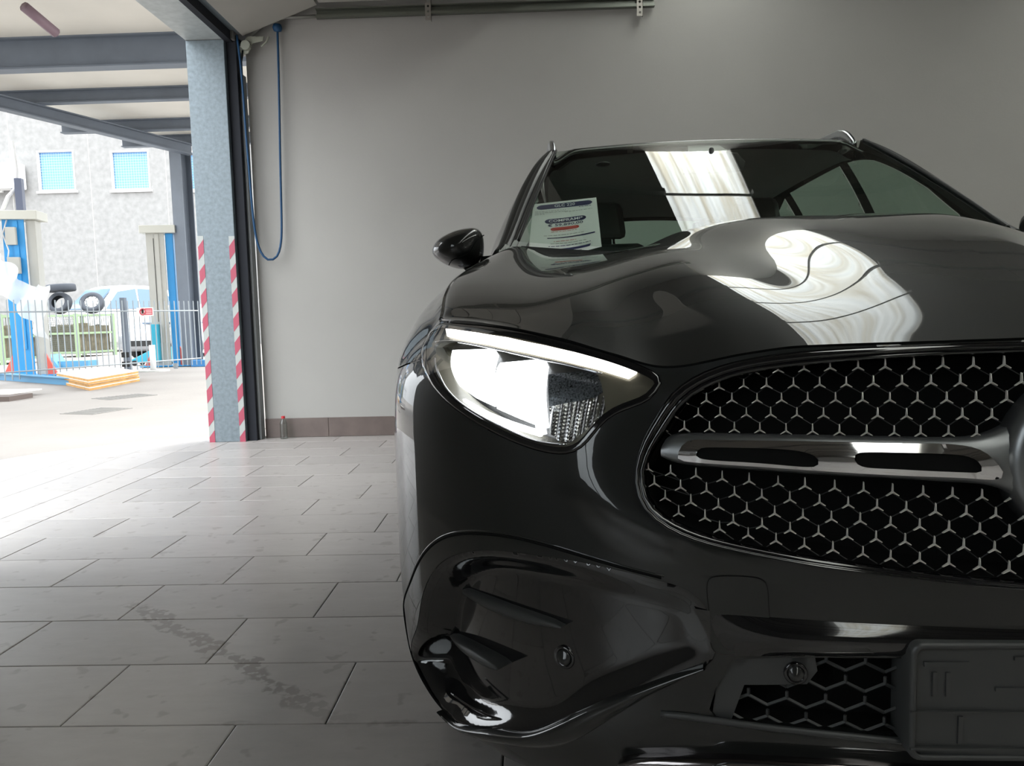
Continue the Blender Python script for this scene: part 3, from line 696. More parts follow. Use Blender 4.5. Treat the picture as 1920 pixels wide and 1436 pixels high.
# ---------------------------------------------------------------- inside of the cabin
SEAT = mat('black_leather', (.05, .055, .05), .5)
dash = MB()
dprof = [(1.36, 1.02), (1.50, 1.035), (1.70, 1.035), (1.84, 1.02), (1.90, .97), (1.90, .70), (1.36, .70)]
arow = []
for a in np.linspace(-.74, .74, 16): arow.append([(a, b+.05*a*a, z-.03*a*a) for b, z in dprof])
dash.add([p for r in arow for p in r], [(i*7+j, i*7+(j+1) % 7, (i+1)*7+(j+1) % 7, (i+1)*7+j) for i in range(15) for j in range(7)]+[tuple(range(7)), tuple(15*7+j for j in range(7))])
dash.build('dashboard', mat('dark_dashboard', (.07, .08, .072), .6), car, True)
cowl0 = [tuple(hp[i, -1]-np.array([0, 0, .012])) for i in range(0, nU, 7)]; cowl0 = cowl0[::-1]+[(-x, y, z) for x, y, z in cowl0[1:]]
cowl1 = [tuple(wsurf(np.array(x*.9), np.array(0.0))-np.array([0, 0, .012])) for x, y, z in cowl0]
cowlm = [((p[0]+q[0])/2, (p[1]+q[1])/2, min(p[2], q[2])-.03) for p, q in zip(cowl0, cowl1)]
MB().grid([cowl0, cowlm, cowl1]).build('scuttle_panel', SATINB, car, True)
def seat(a, b, w, name):
    mb = MB(); mb.box(a-w, a+w, b, b+.5, .55, .68)
    mb.prism([(a-w*.92, b+.42, .62), (a+w*.92, b+.42, .62), (a+w*.8, b+.62, 1.22), (a-w*.8, b+.62, 1.22)], (0, .12, .02))
    o = mb.build(name, SEAT, car, bevel=.03)
    h = MB().prism([(a-.12, b+.63, 1.25), (a+.12, b+.63, 1.25), (a+.10, b+.68, 1.43), (a-.10, b+.68, 1.43)], (0, .09, .01)); h.build('headrest', SEAT, o, bevel=.03)
    for dx in (-.06, .06): MB().tube([(a+dx, b+.70, 1.18), (a+dx, b+.71, 1.27)], .008).build('headrest_post', CHROME, o)
seat(-.37, 2.15, .26, 'seat'); seat(.37, 2.15, .26, 'seat'); seat(-.34, 3.05, .3, 'rear_seat'); seat(.34, 3.05, .3, 'rear_seat')
tw = Matrix.Translation((.37, 1.98, .98)) @ Matrix.Rotation(math.radians(68), 4, 'X')
ringp = [tuple(tw @ Vector((.185*math.cos(t), .185*math.sin(t), 0))) for t in np.linspace(0, 2*math.pi, 37)[:-1]]
sw = MB().tube(ringp, .016, 8, closed=True)
for t in (0, math.pi, -math.pi/2): sw.tube([tuple(tw @ Vector((0, 0, -.02))), tuple(tw @ Vector((.185*math.cos(t), .185*math.sin(t), 0)))], .018, 6)
sw.lathe([(.06, -.04), (.065, -.01), (.03, .0)], 16, tw)
sw.build('steering_wheel', SEAT, car, True)
scr = MB().prism([(-.13, 1.80, .88), (.13, 1.80, .88), (.13, 1.88, 1.08), (-.13, 1.88, 1.08)], (0, .015, 0)).build('dashboard_screen', GLOSSB, car, bevel=.004)
irm = MB().prism([(-.11, 2.06, 1.42), (.11, 2.06, 1.42), (.12, 2.06, 1.455), (.09, 2.06, 1.49), (-.09, 2.06, 1.49), (-.12, 2.06, 1.455)], (0, .03, 0)); irm.tube([(0, 2.07, 1.47), (0, 2.10, 1.515)], .01)
irm.build('rear_view_mirror', SATINB, car, bevel=.006)
MB().prism([tuple(wsurf(np.array(a), np.array(v))+np.array([0, .012, -.012])) for a, v in ((-.06, .99), (.06, .99), (.075, .90), (.04, .83), (-.04, .83), (-.075, .90))], (0, .03, -.01)).build('sensor_cluster', SATINB, car)
hk = ws_hit(1131, 301); hp_ = wsurf(np.array(hk[0]), np.array(hk[1]))
MB().lathe([(.0, -.004), (.016, -.003), (.018, .003), (.0, .004)], 14, Matrix.Translation((hp_[0], hp_[1]+.02, hp_[2]-.01)) @ Matrix.Rotation(math.radians(-25), 4, 'X') @ Matrix.Diagonal((1.6, .8, 1, 1))).build('toll_tag', SATINB, car, True)
# ---------------------------------------------------------------- hidden inner body, wheels
MB().box(-.70, .70, .40, 1.34, .30, .80).build('engine_bay', DEEP, car)
MB().box(-.60, .60, .22, .40, .30, .78).build('radiator_pack', DEEP, car)
ub = MB().box(-.62, .62, .35, 4.45, .20, .32); ub.build('underbody', DEEP, car)
for sg in (-1, 1):
    for bb in (ARC_B, 3.75):
        Mw = Matrix.Translation((sg*.775, bb, .362)) @ Matrix.Rotation(sg*math.pi/2, 4, 'Y')
        tp = [(.225, -.105), (.26, -.118), (.32, -.12), (.350, -.105), (.360, -.06), (.361, 0), (.360, .06), (.350, .105), (.32, .12), (.26, .118), (.225, .105)]
        t = MB(); v = []; n = 48
        for r, h in tp: v += [tuple(Mw @ Vector((r*math.cos(2*math.pi*j/n), r*math.sin(2*math.pi*j/n), h))) for j in range(n)]
        t.add(v, [(i*n+j, i*n+(j+1) % n, (i+1)*n+(j+1) % n, (i+1)*n+j) for i in range(len(tp)-1) for j in range(n)])
        ty = t.build('wheel', RUBBER, car, True)
        rm = MB(); rm.lathe([(.235, -.09), (.235, .09), (.228, .10), (.215, .095), (.205, .02), (.04, .03)], 40, Mw)
        for k in range(10):
            an = 2*math.pi*k/10; ca, sa = math.cos(an), math.sin(an)
            pts = [(.05, -.018), (.21, -.028), (.21, .012), (.05, .018)]
            rm.prism([tuple(Vector((x*ca-y*sa, x*sa+y*ca, .06))) for x, y in pts], (0, 0, .035), Mw)
        rm.lathe([(.05, .04), (.05, .10), (.035, .11)], 20, Mw)
        rm.build('rim', mat('dark_alloy', (.11, .11, .115), .3, .9), ty)
        # arch liner
        al = []
        for aa in (.60, .895):
            al.append([(sg*aa, bb+(ARC_R-.028)*math.cos(t_), ARC_Z+(ARC_R-.028)*math.sin(t_)) for t_ in np.linspace(math.radians(-8), math.radians(188), 30)])
        MB().grid(al).build('arch_liner', SATINB, car, True)
# ---------------------------------------------------------------- headlamps
LEDW = mat('white_led', (1, 1, 1), .5, emit=(1.0, .96, .88), estr=2.6)
LEDB = mat('headlamp_beam', (1, 1, 1), .5, emit=(.94, .98, 1.0), estr=3.2)
BEZEL = mat('headlamp_bezel', (.12, .112, .085), .25, .3)
REFL = mat('headlamp_reflector', (.42, .42, .42), .16, 1.0)
def shrink(poly, d):
    p = np.array(poly); n = len(p); t = np.roll(p, -1, 0)-np.roll(p, 1, 0); t /= np.linalg.norm(t, axis=1)[:, None]
    nrm = np.stack([-t[:, 1], t[:, 0]], 1); ar = np.sum(p[:, 0]*np.roll(p[:, 1], -1)-np.roll(p[:, 0], -1)*p[:, 1])
    return p+nrm*d*(1 if ar > 0 else -1)
hl_in = shrink(hl, .003)
hbs = []
for sg in (1, -1):
    V, F, loops = fill2d(hl_in, [], .012)
    P3 = surf(V[:, 0], V[:, 1], -.05); l = loops[0]; top = surf(l[:, 0], l[:, 1], -.003); bot = surf(l[:, 0], l[:, 1], -.05); n = len(l)
    mb = MB().add([tuple(p) for p in P3], F); mb.add([tuple(p) for p in top]+[tuple(p) for p in bot], [(i, (i+1) % n, n+(i+1) % n, n+i) for i in range(n)])
    if sg == -1: mb.v = [(-x, y, z) for x, y, z in mb.v]
    hbs.append(mb.build('headlamp', mat('headlamp_housing', (.018, .018, .018), .35), car))
def hl_part(name, px, material, off, flange=.006, step=.01, smooth=False, raw=None, dense=False, holes=()):
    outl = PSL(px, -.02) if raw is None else raw
    V, F, loops = fill2d(outl, holes, step); o_ = off(V) if callable(off) else off
    P3 = surf(V[:, 0], V[:, 1], o_); mb = MB().add([tuple(p) for p in P3], F)
    if flange:
        for l in loops:
            ol = off(l) if callable(off) else off
            top = surf(l[:, 0], l[:, 1], ol); bot = surf(l[:, 0], l[:, 1], ol-flange); n = len(l)
            mb.add([tuple(p) for p in top]+[tuple(p) for p in bot], [(i, (i+1) % n, n+(i+1) % n, n+i) for i in range(n)])
    return sym(name, mb, material, smooth=smooth, parents=hbs)
chamber = [tuple(p) for p in smooth_poly(PSL([(819, 662), (824, 646), (848, 641), (920, 650), (1000, 669), (1070, 684), (1112, 695), (1124, 708), (1133, 745), (1134, 773), (1100, 806), (1064, 833), (1012, 826), (955, 804), (900, 776), (852, 741), (828, 705)], -.012), 80, True)]
hl_part('bezel', None, BEZEL, -.010, .03, raw=shrink(hl, .006), holes=[chamber])
hl_part('daytime_light_strip', [(850, 615), (905, 623), (960, 632), (1030, 647), (1100, 663), (1160, 680), (1199, 691), (1197, 700), (1184, 709), (1130, 692), (1070, 677), (1000, 661), (930, 646), (852, 630)], LEDW, -.006, .01)
hl_part('led_module', [(834, 657), (905, 655), (913, 668), (914, 764), (880, 748), (848, 724), (833, 696)], LEDB, -.034, .01)
hl_part('led_module', [(925, 681), (1003, 674), (1011, 690), (1012, 806), (960, 786), (919, 768), (919, 690)], LEDB, -.034, .01)
hl_part('low_light_bar', [(872, 748), (915, 772), (960, 790), (1016, 808), (1016, 818), (960, 801), (912, 782), (876, 760)], LEDB, -.016, .006)
flute = lambda V: -.036+.005*np.abs(np.sin((V[:, 0])*math.pi/.014))
hl_part('fluted_reflector', [(1020, 765), (1050, 758), (1090, 752), (1112, 745), (1127, 735), (1134, 772), (1100, 805), (1063, 831), (1040, 829), (1022, 815)], REFL, flute, .004, .0025)
hl_part('unlit_module', [(1018, 703), (1060, 699), (1112, 696), (1120, 712), (1126, 734), (1112, 745), (1090, 752), (1050, 758), (1020, 764)], mat('dim_projector', (.10, .11, .12), .25, .6, noise=(400, .8, 2)), -.034, .004)
hl_part('clear_divider', [(1009, 678), (1013, 677), (1017, 816), (1013, 816)], mat('divider_painted_glow', (.8, .8, .8), .2, emit=(.95, .98, 1), estr=.6), -.012, .02)  # glass plate, not a lamp: its bright edge is put in as emission
hl_part('side_marker', [(803, 640), (812, 632), (818, 640), (815, 700), (806, 700), (799, 678)], CHROME, -.011, .004)
ln = surf(*np.array(smooth_poly(PSL([(818, 642), (846, 639), (920, 651), (1000, 669), (1070, 684), (1130, 700)], -.01), 40)).T, -.006)
sym('chrome_line', MB().tube([tuple(p) for p in ln], .0018, 5), CHROME, smooth=True, parents=hbs)
ln2 = surf(*np.array(smooth_poly(PSL([(820, 668), (829, 705), (853, 742), (900, 777), (955, 805), (1010, 827), (1062, 833)], -.01), 40)).T, -.006)
sym('chrome_line', MB().tube([tuple(p) for p in ln2], .0018, 5), CHROME, smooth=True, parents=hbs)
hl_part('lens', None, LENS, .0, 0, .01, True, raw=shrink(hl, .0035))
o1 = np.array(hl); o2 = shrink(hl, .010)
sym('lens_border', band(o1, o2, [(0, -.004), (.15, .0005), (.5, .0012), (1, .0008)]), GLOSSB, smooth=True, parents=hbs)
# ---------------------------------------------------------------- grille
gb = fill2d(go_f, [], .03)
P3 = surf(gb[0][:, 0], gb[0][:, 1], -.075); mb = MB().add([tuple(p) for p in P3], gb[1])
tp_, bt_ = surf(gi_f[:, 0], gi_f[:, 1], -.01), surf(gi_f[:, 0], gi_f[:, 1], -.075); n = len(gi_f)
mb.add([tuple(p) for p in tp_]+[tuple(p) for p in bt_], [(i, (i+1) % n, n+(i+1) % n, n+i) for i in range(n)])
grille = mb.build('grille', DEEP, car)
band(go_f, gi_f, [(0, -.012), (0, -.001), (.12, .006), (.3, .009), (.46, .006), (.5, .001), (.56, .003), (.75, .004), (.9, -.004), (1, -.02)]).build('grille_frame', GLOSSB, grille, True)
def C4(L): return [(1180+x/2.5946, 620+y/2.5946) for x, y in L]
ROWS = [
 [(390, 222), (492, 210), (606, 198), (726, 190), (850, 185), (980, 180), (1110, 178), (1244, 176), (1385, 172), (1527, 168), (1674, 168), (1824, 165), (1978, 162), (2135, 160)],
 [(323, 282), (437, 275), (554, 268), (670, 266), (796, 264), (925, 262), (1053, 260), (1187, 257), (1325, 255), (1465, 253), (1611, 253), (1757, 250), (1906, 248), (2060, 246)],
 [(268, 345), (378, 340), (498, 338), (621, 338), (743, 338), (870, 337), (1001, 337), (1132, 337), (1266, 337), (1404, 337), (1545, 337), (1688, 335), (1832, 333), (1985, 331)],
 [(213, 410), (333, 408), (445, 408), (567, 408), (690, 408), (818, 410), (944, 411), (1077, 412), (1210, 413), (1345, 415), (1482, 415), (1621, 415), (1762, 418), (1902, 418)],
 [(168, 477), (270, 475), (390, 477), (513, 480), (638, 483), (763, 488), (892, 490), (1021, 493), (1152, 495), (1285, 497), (1418, 498), (1554, 498), (1690, 500), (1827, 487)],
 [(92, 672), (201, 690), (322, 705), (453, 720), (585, 732), (722, 743), (856, 755), (997, 765), (1138, 775), (1279, 785), (1426, 793), (1571, 800), (1716, 808), (1850, 815)],
 [(124, 743), (250, 762), (378, 778), (512, 795), (646, 808), (783, 822), (922, 835), (1061, 846), (1202, 858), (1344, 868), (1490, 880), (1635, 888), (1780, 896), (1920, 905)],
 [(177, 813), (301, 835), (433, 855), (572, 872), (708, 890), (846, 905), (985, 916), (1125, 925), (1269, 942), (1412, 953), (1556, 965), (1701, 973), (1848, 984), (1998, 992)],
 [(243, 888), (368, 910), (505, 930), (643, 948), (783, 970), (921, 985), (1059, 1000), (1199, 1012), (1340, 1025), (1480, 1038), (1626, 1050), (1775, 1062), (1917, 1080), (2070, 1090)],
 [(437, 965), (580, 995), (714, 1022), (850, 1045), (990, 1065), (1134, 1085), (1271, 1105), (1413, 1116), (1556, 1130), (1700, 1145), (1847, 1162), (2000, 1172)]]
POFF = -.014
rows_sz = [[PS(x, y, POFF) for x, y in C4(r)] for r in ROWS]
pm = MB()
def arm3(ang, L, w0, w1):
    d = np.array([math.cos(ang), math.sin(ang)]); e = np.array([-d[1], d[0]])
    return [tuple(e*w0), tuple(d*L+e*w1), tuple(d*L-e*w1), tuple(-e*w0)]
for ang, L in ((math.pi/2, 1.0), (math.radians(208), .86), (math.radians(-28), .86)):
    q = arm3(ang, L, .14, .055); pm.add([(x, y, 0) for x, y in q]+[(q[1][0]*.92, q[1][1]*.92, .25), (q[2][0]*.92, q[2][1]*.92, .25), (0, 0, .42)], [(0, 1, 4, 6), (3, 6, 5, 2), (1, 2, 5, 4), (6, 4, 5), (0, 6, 3), (0, 3, 2, 1)])
pin_me = None
lat = MB(); seen = 0
for r, row in enumerate(rows_sz):
    for i, (s, z) in enumerate(row):
        if s > -.012: continue
        nb = row[i+1][0] if i+1 < len(row) else row[i][0]+(row[i][0]-row[i-1][0])
        sp = abs(nb-s); sc = .0105*sp/.0365
        for sg in (1, -1):
            p = surf(sg*s, z, POFF); nn = surf_n(sg*s, z); x = np.cross([0, 0, 1], nn); x /= np.linalg.norm(x); x = x if x[0] > 0 else -x
            nn = nn if nn[1] < 0 else -nn; y = np.array([0, 0, 1.0])
            if pin_me is None:
                o = pm.build('star_pin', PINM, grille); pin_me = o.data
            else:
                o = bpy.data.objects.new('star_pin', pin_me); COL.objects.link(o); o.parent = grille
            M4 = Matrix.Identity(4)
            for k in range(3): M4[k][0] = x[k]*sc; M4[k][1] = y[k]*sc*1.08; M4[k][2] = nn[k]*sc; M4[k][3] = p[k]
            o.matrix_local = M4
# dark lattice between the pins
for r in range(len(rows_sz)-1):
    if r == 4: continue
    A, B = rows_sz[r], rows_sz[r+1]
    for (s, z) in A:
        d = sorted(B, key=lambda q: abs(q[0]-s))[:2]
        for q in d:
            if abs(q[0]-s) > .05 or s > .0: continue
            for sg in (1, -1):
                p0, p2 = surf(sg*s, z-.001, POFF-.001), surf(sg*q[0], q[1]+.008, POFF-.001)
                lat.tube([tuple(p0), tuple((p0+p2)/2), tuple(p2)], .00075, 4)
for row in (rows_sz[4], rows_sz[9]):
    for (s, z) in row:
        for dx in (-.017, .017):
            for sg in (1, -1):
                if s < 0: lat.tube([tuple(surf(sg*s, z-.001, POFF-.001)), tuple(surf(sg*(s+dx), z-.012, POFF-.001))], .00075, 4)
lat.build('grille_lattice', WIRE, grille)['kind'] = 'stuff'
# louvre bar with chrome insert
BT = [(1240, 836), (1250, 823), (1290, 817), (1400, 818), (1550, 821), (1700, 824), (1800, 825), (1850, 820), (1895, 803), (1930, 778)]
BB = [(1240, 858), (1262, 868), (1310, 876), (1420, 884), (1550, 893), (1700, 901), (1800, 907), (1850, 911), (1895, 924), (1930, 948)]
bt, bbm = smooth_poly(PSL(BT, .004), 60), smooth_poly(PSL(BB, .004), 60)
bprof = [(0, -.02), (0, -.004), (.10, .004), (.25, .0075), (.5, .008), (.75, .0075), (.9, .004), (1, -.004), (1, -.02)]
lou = band(bt, bbm, bprof, closed=False)
k = len(bprof); nb_ = 60
lou.add([lou.v[i*nb_] for i in range(k)], [tuple(range(k))])
sym('louvre_bar', lou, SATINS, grille, True)
slot1 = [tuple(p) for p in smooth_poly(PSL([(1306, 852), (1310, 841), (1330, 837), (1400, 838), (1470, 841), (1512, 847), (1530, 858), (1531, 870), (1515, 874), (1450, 869), (1380, 864), (1320, 859)], .006), 50, True)]
slot2 = [tuple(p) for p in smooth_poly(PSL([(1599, 860), (1602, 850), (1620, 846), (1700, 847), (1780, 850), (1815, 856), (1832, 868), (1836, 881), (1815, 884), (1740, 881), (1660, 877), (1608, 871)], .006), 50, True)]
chro = [tuple(p) for p in smooth_poly(PSL([(1273, 858), (1277, 838), (1290, 826), (1330, 824), (1450, 826), (1600, 829), (1720, 831), (1800, 834), (1838, 844), (1862, 866), (1876, 889), (1868, 897), (1820, 896), (1720, 892), (1600, 886), (1450, 876), (1330, 868), (1285, 864)], .006), 90, True)]
za = np.array(chro)[:, 1]; zmid = float(za.mean())
def choff(V):
    # rounded face tilting up above the slot line and down below it
    top = np.interp(V[:, 0], *zip(*sorted((s, z) for s, z in bt))); bot = np.interp(V[:, 0], *zip(*sorted((s, z) for s, z in bbm)))
    t = (V[:, 1]-bot)/(top-bot+1e-9); return .014-.018*np.abs(t-.5)**2*2.2
def both_panel(name, outer, holes, material, off, flange, step, parent, smooth=True):
    for o in make_panel(name, outer, holes, material, grille, step, off, flange, True, smooth): pass
both_panel('chrome_insert', chro, [slot1, slot2], CHROME, choff, .008, .006, grille)
for sl in (slot1, slot2): make_panel('slot_shade_sheet', sl, [], DEEP, grille, .012, .0098, 0, True)  # black sheets over the bar paint the shade of recessed slots
# emblem housing and star at the middle
cz = float(np.mean([bt[-1][1], bbm[-1][1]])); cp = surf(0.0, cz, .006)
Me = Matrix.Translation(tuple(cp)) @ Matrix.Rotation(math.pi/2, 4, 'X')
MB().lathe([(.102, -.03), (.100, .0), (.092, .008), (.0, .010)], 48, Me).build('emblem_housing', SATINS, grille, True)
MB().tube([tuple(Me @ Vector((.080*math.cos(t), .080*math.sin(t), .012))) for t in np.linspace(0, 2*math.pi, 49)[:-1]], .007, 8, closed=True).build('emblem_ring', CHROME, grille, True)
em = MB()
for ang in (90, 210, 330):
    a = math.radians(ang); d = (math.cos(a), math.sin(a)); e = (-d[1], d[0])
    em.add([tuple(Me @ Vector(p)) for p in [(e[0]*.012, e[1]*.012, .010), (d[0]*.078, d[1]*.078, .012), (-e[0]*.012, -e[1]*.012, .010), (0, 0, .022)]], [(0, 1, 3), (1, 2, 3), (0, 3, 2)])
em.build('emblem_star', CHROME, grille)
# ---------------------------------------------------------------- side air intakes
ipoly = np.array(intake); smin, smax = ipoly[:, 0].min(), ipoly[:, 0].max()
def rec_off(V):
    d = seg_dist(ipoly, V); D = .055*smoothstep(-V[:, 0], -smax+.02, -smin-.08)+.006
    return -D*smoothstep(d, 0, .042)-.001
recs = make_panel('side_intake', [tuple(p) for p in shrink(intake, .0005)], [], GLOSSB, car, .005, rec_off, 0, True)
WL = [(800, 1338), (845, 1352), (915, 1368), (985, 1374), (1050, 1352), (1120, 1318), (1200, 1286), (1270, 1261), (1318, 1246)]
WB = [(808, 1348), (860, 1374), (925, 1394), (985, 1404), (1048, 1405), (1110, 1378), (1200, 1318), (1275, 1278), (1326, 1252)]
wl, wb = smooth_poly(PSL(WL), 60), smooth_poly(PSL(WB), 60)
sym('bumper_winglet', band(wl, wb, [(-.15, -.03), (0, -.006), (.06, .010), (.2, .014), (.5, .012), (.8, .004), (1, -.006)], False), PAINT, smooth=True)
WL2 = [(845, 1300), (880, 1325), (925, 1346), (985, 1357), (1060, 1338), (1130, 1312), (1200, 1286)]
sym('intake_edge', MB().tube([tuple(p) for p in surf(*smooth_poly(PSL(WL2, -.02), 40).T, -.022)], .0022, 6), GLOSSB, smooth=True)
def fin(tip, root, w):
    """blade from the deep left end to a rounded tip"""
    mb = MB(); rows_ = []
    a, b = np.array(PS(*root, -.03)), np.array(PS(*tip, -.03))
    for t in np.linspace(0, 1, 16):
        p = a+(b-a)*t; h = w*(.85+.5*math.sin(math.pi*min(t*1.1, 1)))*(math.sqrt(max(0, 1-((t-.8)/.2)**2)) if t > .8 else 1)+.0006
        dpt = -.055+.045*t
        rows_.append([tuple(surf(p[0], p[1]+h*.5, dpt-.03)), tuple(surf(p[0], p[1]+h*.5, dpt-.002)), tuple(surf(p[0], p[1]+h*.2, dpt+.004)), tuple(surf(p[0], p[1]-h*.3, dpt+.002)), tuple(surf(p[0], p[1]-h*.5, dpt-.004)), tuple(surf(p[0], p[1]-h*.5, dpt-.03))])
    mb.grid(rows_); mb.add(rows_[-1], [tuple(range(6))]); sym('intake_fin', mb, SATINB, smooth=True)
fin((1066, 1167), (842, 1112), .015); fin((952, 1246), (822, 1198), .014)
GAP = [(1240, 1083), (1180, 1068), (1100, 1045), (1000, 1016), (930, 1003), (880, 1000), (840, 1006), (806, 1026), (782, 1060), (764, 1105), (752, 1160), (748, 1215), (752, 1265), (768, 1312), (790, 1340)]
gpl = smooth_poly(PSL(GAP), 80)
sym('blade_gap', MB().tube([tuple(p) for p in surf(*gpl.T, -.0005)], .0022, 6), DEEP, smooth=True)
gp2 = gpl.copy(); ctr = ipoly.mean(0); gp2 += (gp2-ctr)/np.linalg.norm(gp2-ctr, axis=1)[:, None]*.0035
sym('blade_edge', MB().tube([tuple(p) for p in surf(*gp2.T, -.0008)], .0018, 6), PAINT, smooth=True)
def sensor(px, py, off, r=.011):
    s, z = PS(px, py, off); outs = []
    for sg in (1, -1):
        p = surf(sg*s, z, off); nn = surf_n(sg*s, z); nn = nn if nn[1] < 0 else -nn
        Ms = Matrix.Translation(tuple(p)) @ Vector(nn).to_track_quat('Z', 'Y').to_matrix().to_4x4()
        o = MB().lathe([(r*1.5, -.01), (r*1.5, .001), (r*1.3, .003), (r*1.1, .001)], 24, Ms).build('sensor_ring', GLOSSB, car, True)
        MB().lathe([(r, -.01), (r, .002), (r*.85, .0035), (0, .004)], 24, Ms).build('parking_sensor', PAINT, o, True)
sensor(1058, 1232, float(rec_off(np.array([PS(1058, 1232, -.03)]))[0])+.002); sensor(1491, 1262, -.004, .0095)
# ---------------------------------------------------------------- lower centre: tow cover, gloss bar, honeycomb, plate carrier, chrome
tow = [tuple(p) for p in smooth_poly(PSL([(1327, 1092), (1334, 1083), (1375, 1080), (1420, 1084), (1436, 1094), (1440, 1130), (1446, 1180), (1452, 1222), (1400, 1222), (1341, 1221), (1332, 1170), (1328, 1120)]), 70, True)]
make_panel('tow_eye_cover', tow, [], PAINT, car, .012, .0012, .003)
make_panel('tow_eye_joint', [tuple(p) for p in shrink(tow, -.0012)], [[tuple(p) for p in shrink(tow, .0004)]], DEEP, car, .01, .0005, 0)
bt2 = PSL([(1300, 1140), (1340, 1146), (1450, 1157), (1560, 1165), (1660, 1170), (1800, 1176), (1920, 1180)]); bb2 = PSL([(1345, 1226), (1360, 1228), (1450, 1229), (1560, 1229), (1660, 1229), (1800, 1232), (1920, 1236)])
tb = smooth_poly(bt2+[(0, bt2[-1][1])], 50); lb_ = smooth_poly(bb2+[(0, bb2[-1][1])], 50)
tb = np.vstack([tb, (tb*[-1, 1])[::-1][1:]]); lb_ = np.vstack([lb_, (lb_*[-1, 1])[::-1][1:]])
fadeb = smoothstep(np.abs(tb[0, 0])-np.abs(tb[:, 0]), .0, .10); gb_ = MB()
gb_.grid([[tuple(q) for q in surf(*(tb+(lb_-tb)*w).T, .0006+o*fadeb)] for w, o in [(0, .0), (.1, .004), (.3, .010), (.55, .013), (.8, .010), (1, .001)]]); gb_.build('gloss_bar', GLOSSB, car, True)
hv = fill2d([tuple(p) for p in lower], [], .03)
lgp = MB().add([tuple(p) for p in surf(hv[0][:, 0], hv[0][:, 1], -.055)], hv[1])
lt, lbm = surf(lower[:, 0], lower[:, 1], -.004), surf(lower[:, 0], lower[:, 1], -.055); n = len(lower)
lgp.add([tuple(p) for p in lt]+[tuple(p) for p in lbm], [(i, (i+1) % n, n+(i+1) % n, n+i) for i in range(n)])
lower_gr = lgp.build('lower_grille', DEEP, car)
blank = [PS(x, y) for x, y in [(1345, 1238), (1530, 1236), (1535, 1262), (1515, 1287), (1395, 1288), (1372, 1352), (1335, 1346), (1345, 1285)]]
for o in make_panel('sensor_plate', blank, [], SATINB, lower_gr, .015, -.006, .02, True): pass
hexm = MB(); hx, hz = .0235, .0125
z_lo, z_hi = lower[:, 1].min(), lower[:, 1].max(); rws = int((z_hi-z_lo)/(hz*1.5))+3
lowl = densify(lower, .02)
for r in range(rws):
    for cc in range(-22, 23):
        cx = cc*2*hx*.98+(hx*.98 if r % 2 else 0); cz_ = z_lo+r*hz*2.05
        P6 = [(cx-hx, cz_-hz*.35), (cx, cz_-hz*1.25), (cx+hx, cz_-hz*.35), (cx+hx, cz_+hz*.35)]
        for a, b in ((0, 1), (1, 2), (2, 3)):
            mm = np.array([[(P6[a][0]+P6[b][0])/2, (P6[a][1]+P6[b][1])/2]])
            if pip(lowl, mm)[0]: hexm.tube([tuple(surf(P6[a][0], P6[a][1], -.012)), tuple(surf(P6[b][0], P6[b][1], -.012))], .0022, 4)
hexm.build('honeycomb_mesh', SATINB, lower_gr)['kind'] = 'stuff'
# plate carrier
ptl = PS(1690, 1190); pbl = PS(1692, 1404); z1, z0 = ptl[1], pbl[1]; aw = abs(surf(*ptl)[0])
def rrect(w, z0, z1, r, n=6):
    out = []
    for cx, cz, a0 in ((w-r, z1-r, 0), (-w+r, z1-r, 90), (-w+r, z0+r, 180), (w-r, z0+r, 270)):
        out += [(cx+r*math.cos(math.radians(a0+90*k/n)), cz+r*math.sin(math.radians(a0+90*k/n))) for k in range(n+1)]
    return out
yf = -.022
pc = MB()
o_r, i_r = rrect(aw, z0, z1, .014), rrect(aw-.007, z0+.007, z1-.007, .010); n = len(o_r)
curve = lambda x: .10*x*x
lay = [[(x, yf+.05+curve(x), z) for x, z in o_r], [(x, yf+.004+curve(x), z) for x, z in o_r], [(x*.99, yf+curve(x), z) for x, z in rrect(aw-.002, z0+.002, z1-.002, .012)], [(x, yf+.001+curve(x), z) for x, z in i_r], [(x, yf+.006+curve(x), z) for x, z in i_r]]
pc.add([p for l in lay for p in l], [(i*n+j, i*n+(j+1) % n, (i+1)*n+(j+1) % n, (i+1)*n+j) for i in range(4) for j in range(n)])
carrier = pc.build('plate_carrier', SATINB, car, True)
pv = fill2d(i_r, [], .03); pl_ = MB().add([(x, yf+.006+curve(x), z) for x, z in pv[0]], pv[1]); pl_.build('carrier_back', SATINB, carrier, True)
rb = MB()
for (x0, x1, zz0, zz1) in ((-.20, -.15, .80, .84), (-.19, -.185, .55, .75), (-.175, -.17, .55, .75), (-.12, -.05, .60, .63), (-.215, .215, .42, .43), (-.215, .215, .10, .12), (-.16, -.155, .15, .38), (-.06, -.055, .15, .38), (-.10, -.03, .86, .89), (.03, .10, .86, .89), (.06, .065, .15, .75), (.15, .155, .15, .75)):
    xm = (x0+x1)/2; rb.box(x0, x1, yf+.0035+curve(xm), yf+.008+curve(xm), z0+(z1-z0)*zz0, z0+(z1-z0)*zz1)
rb.build('carrier_rib', SATINB, carrier)
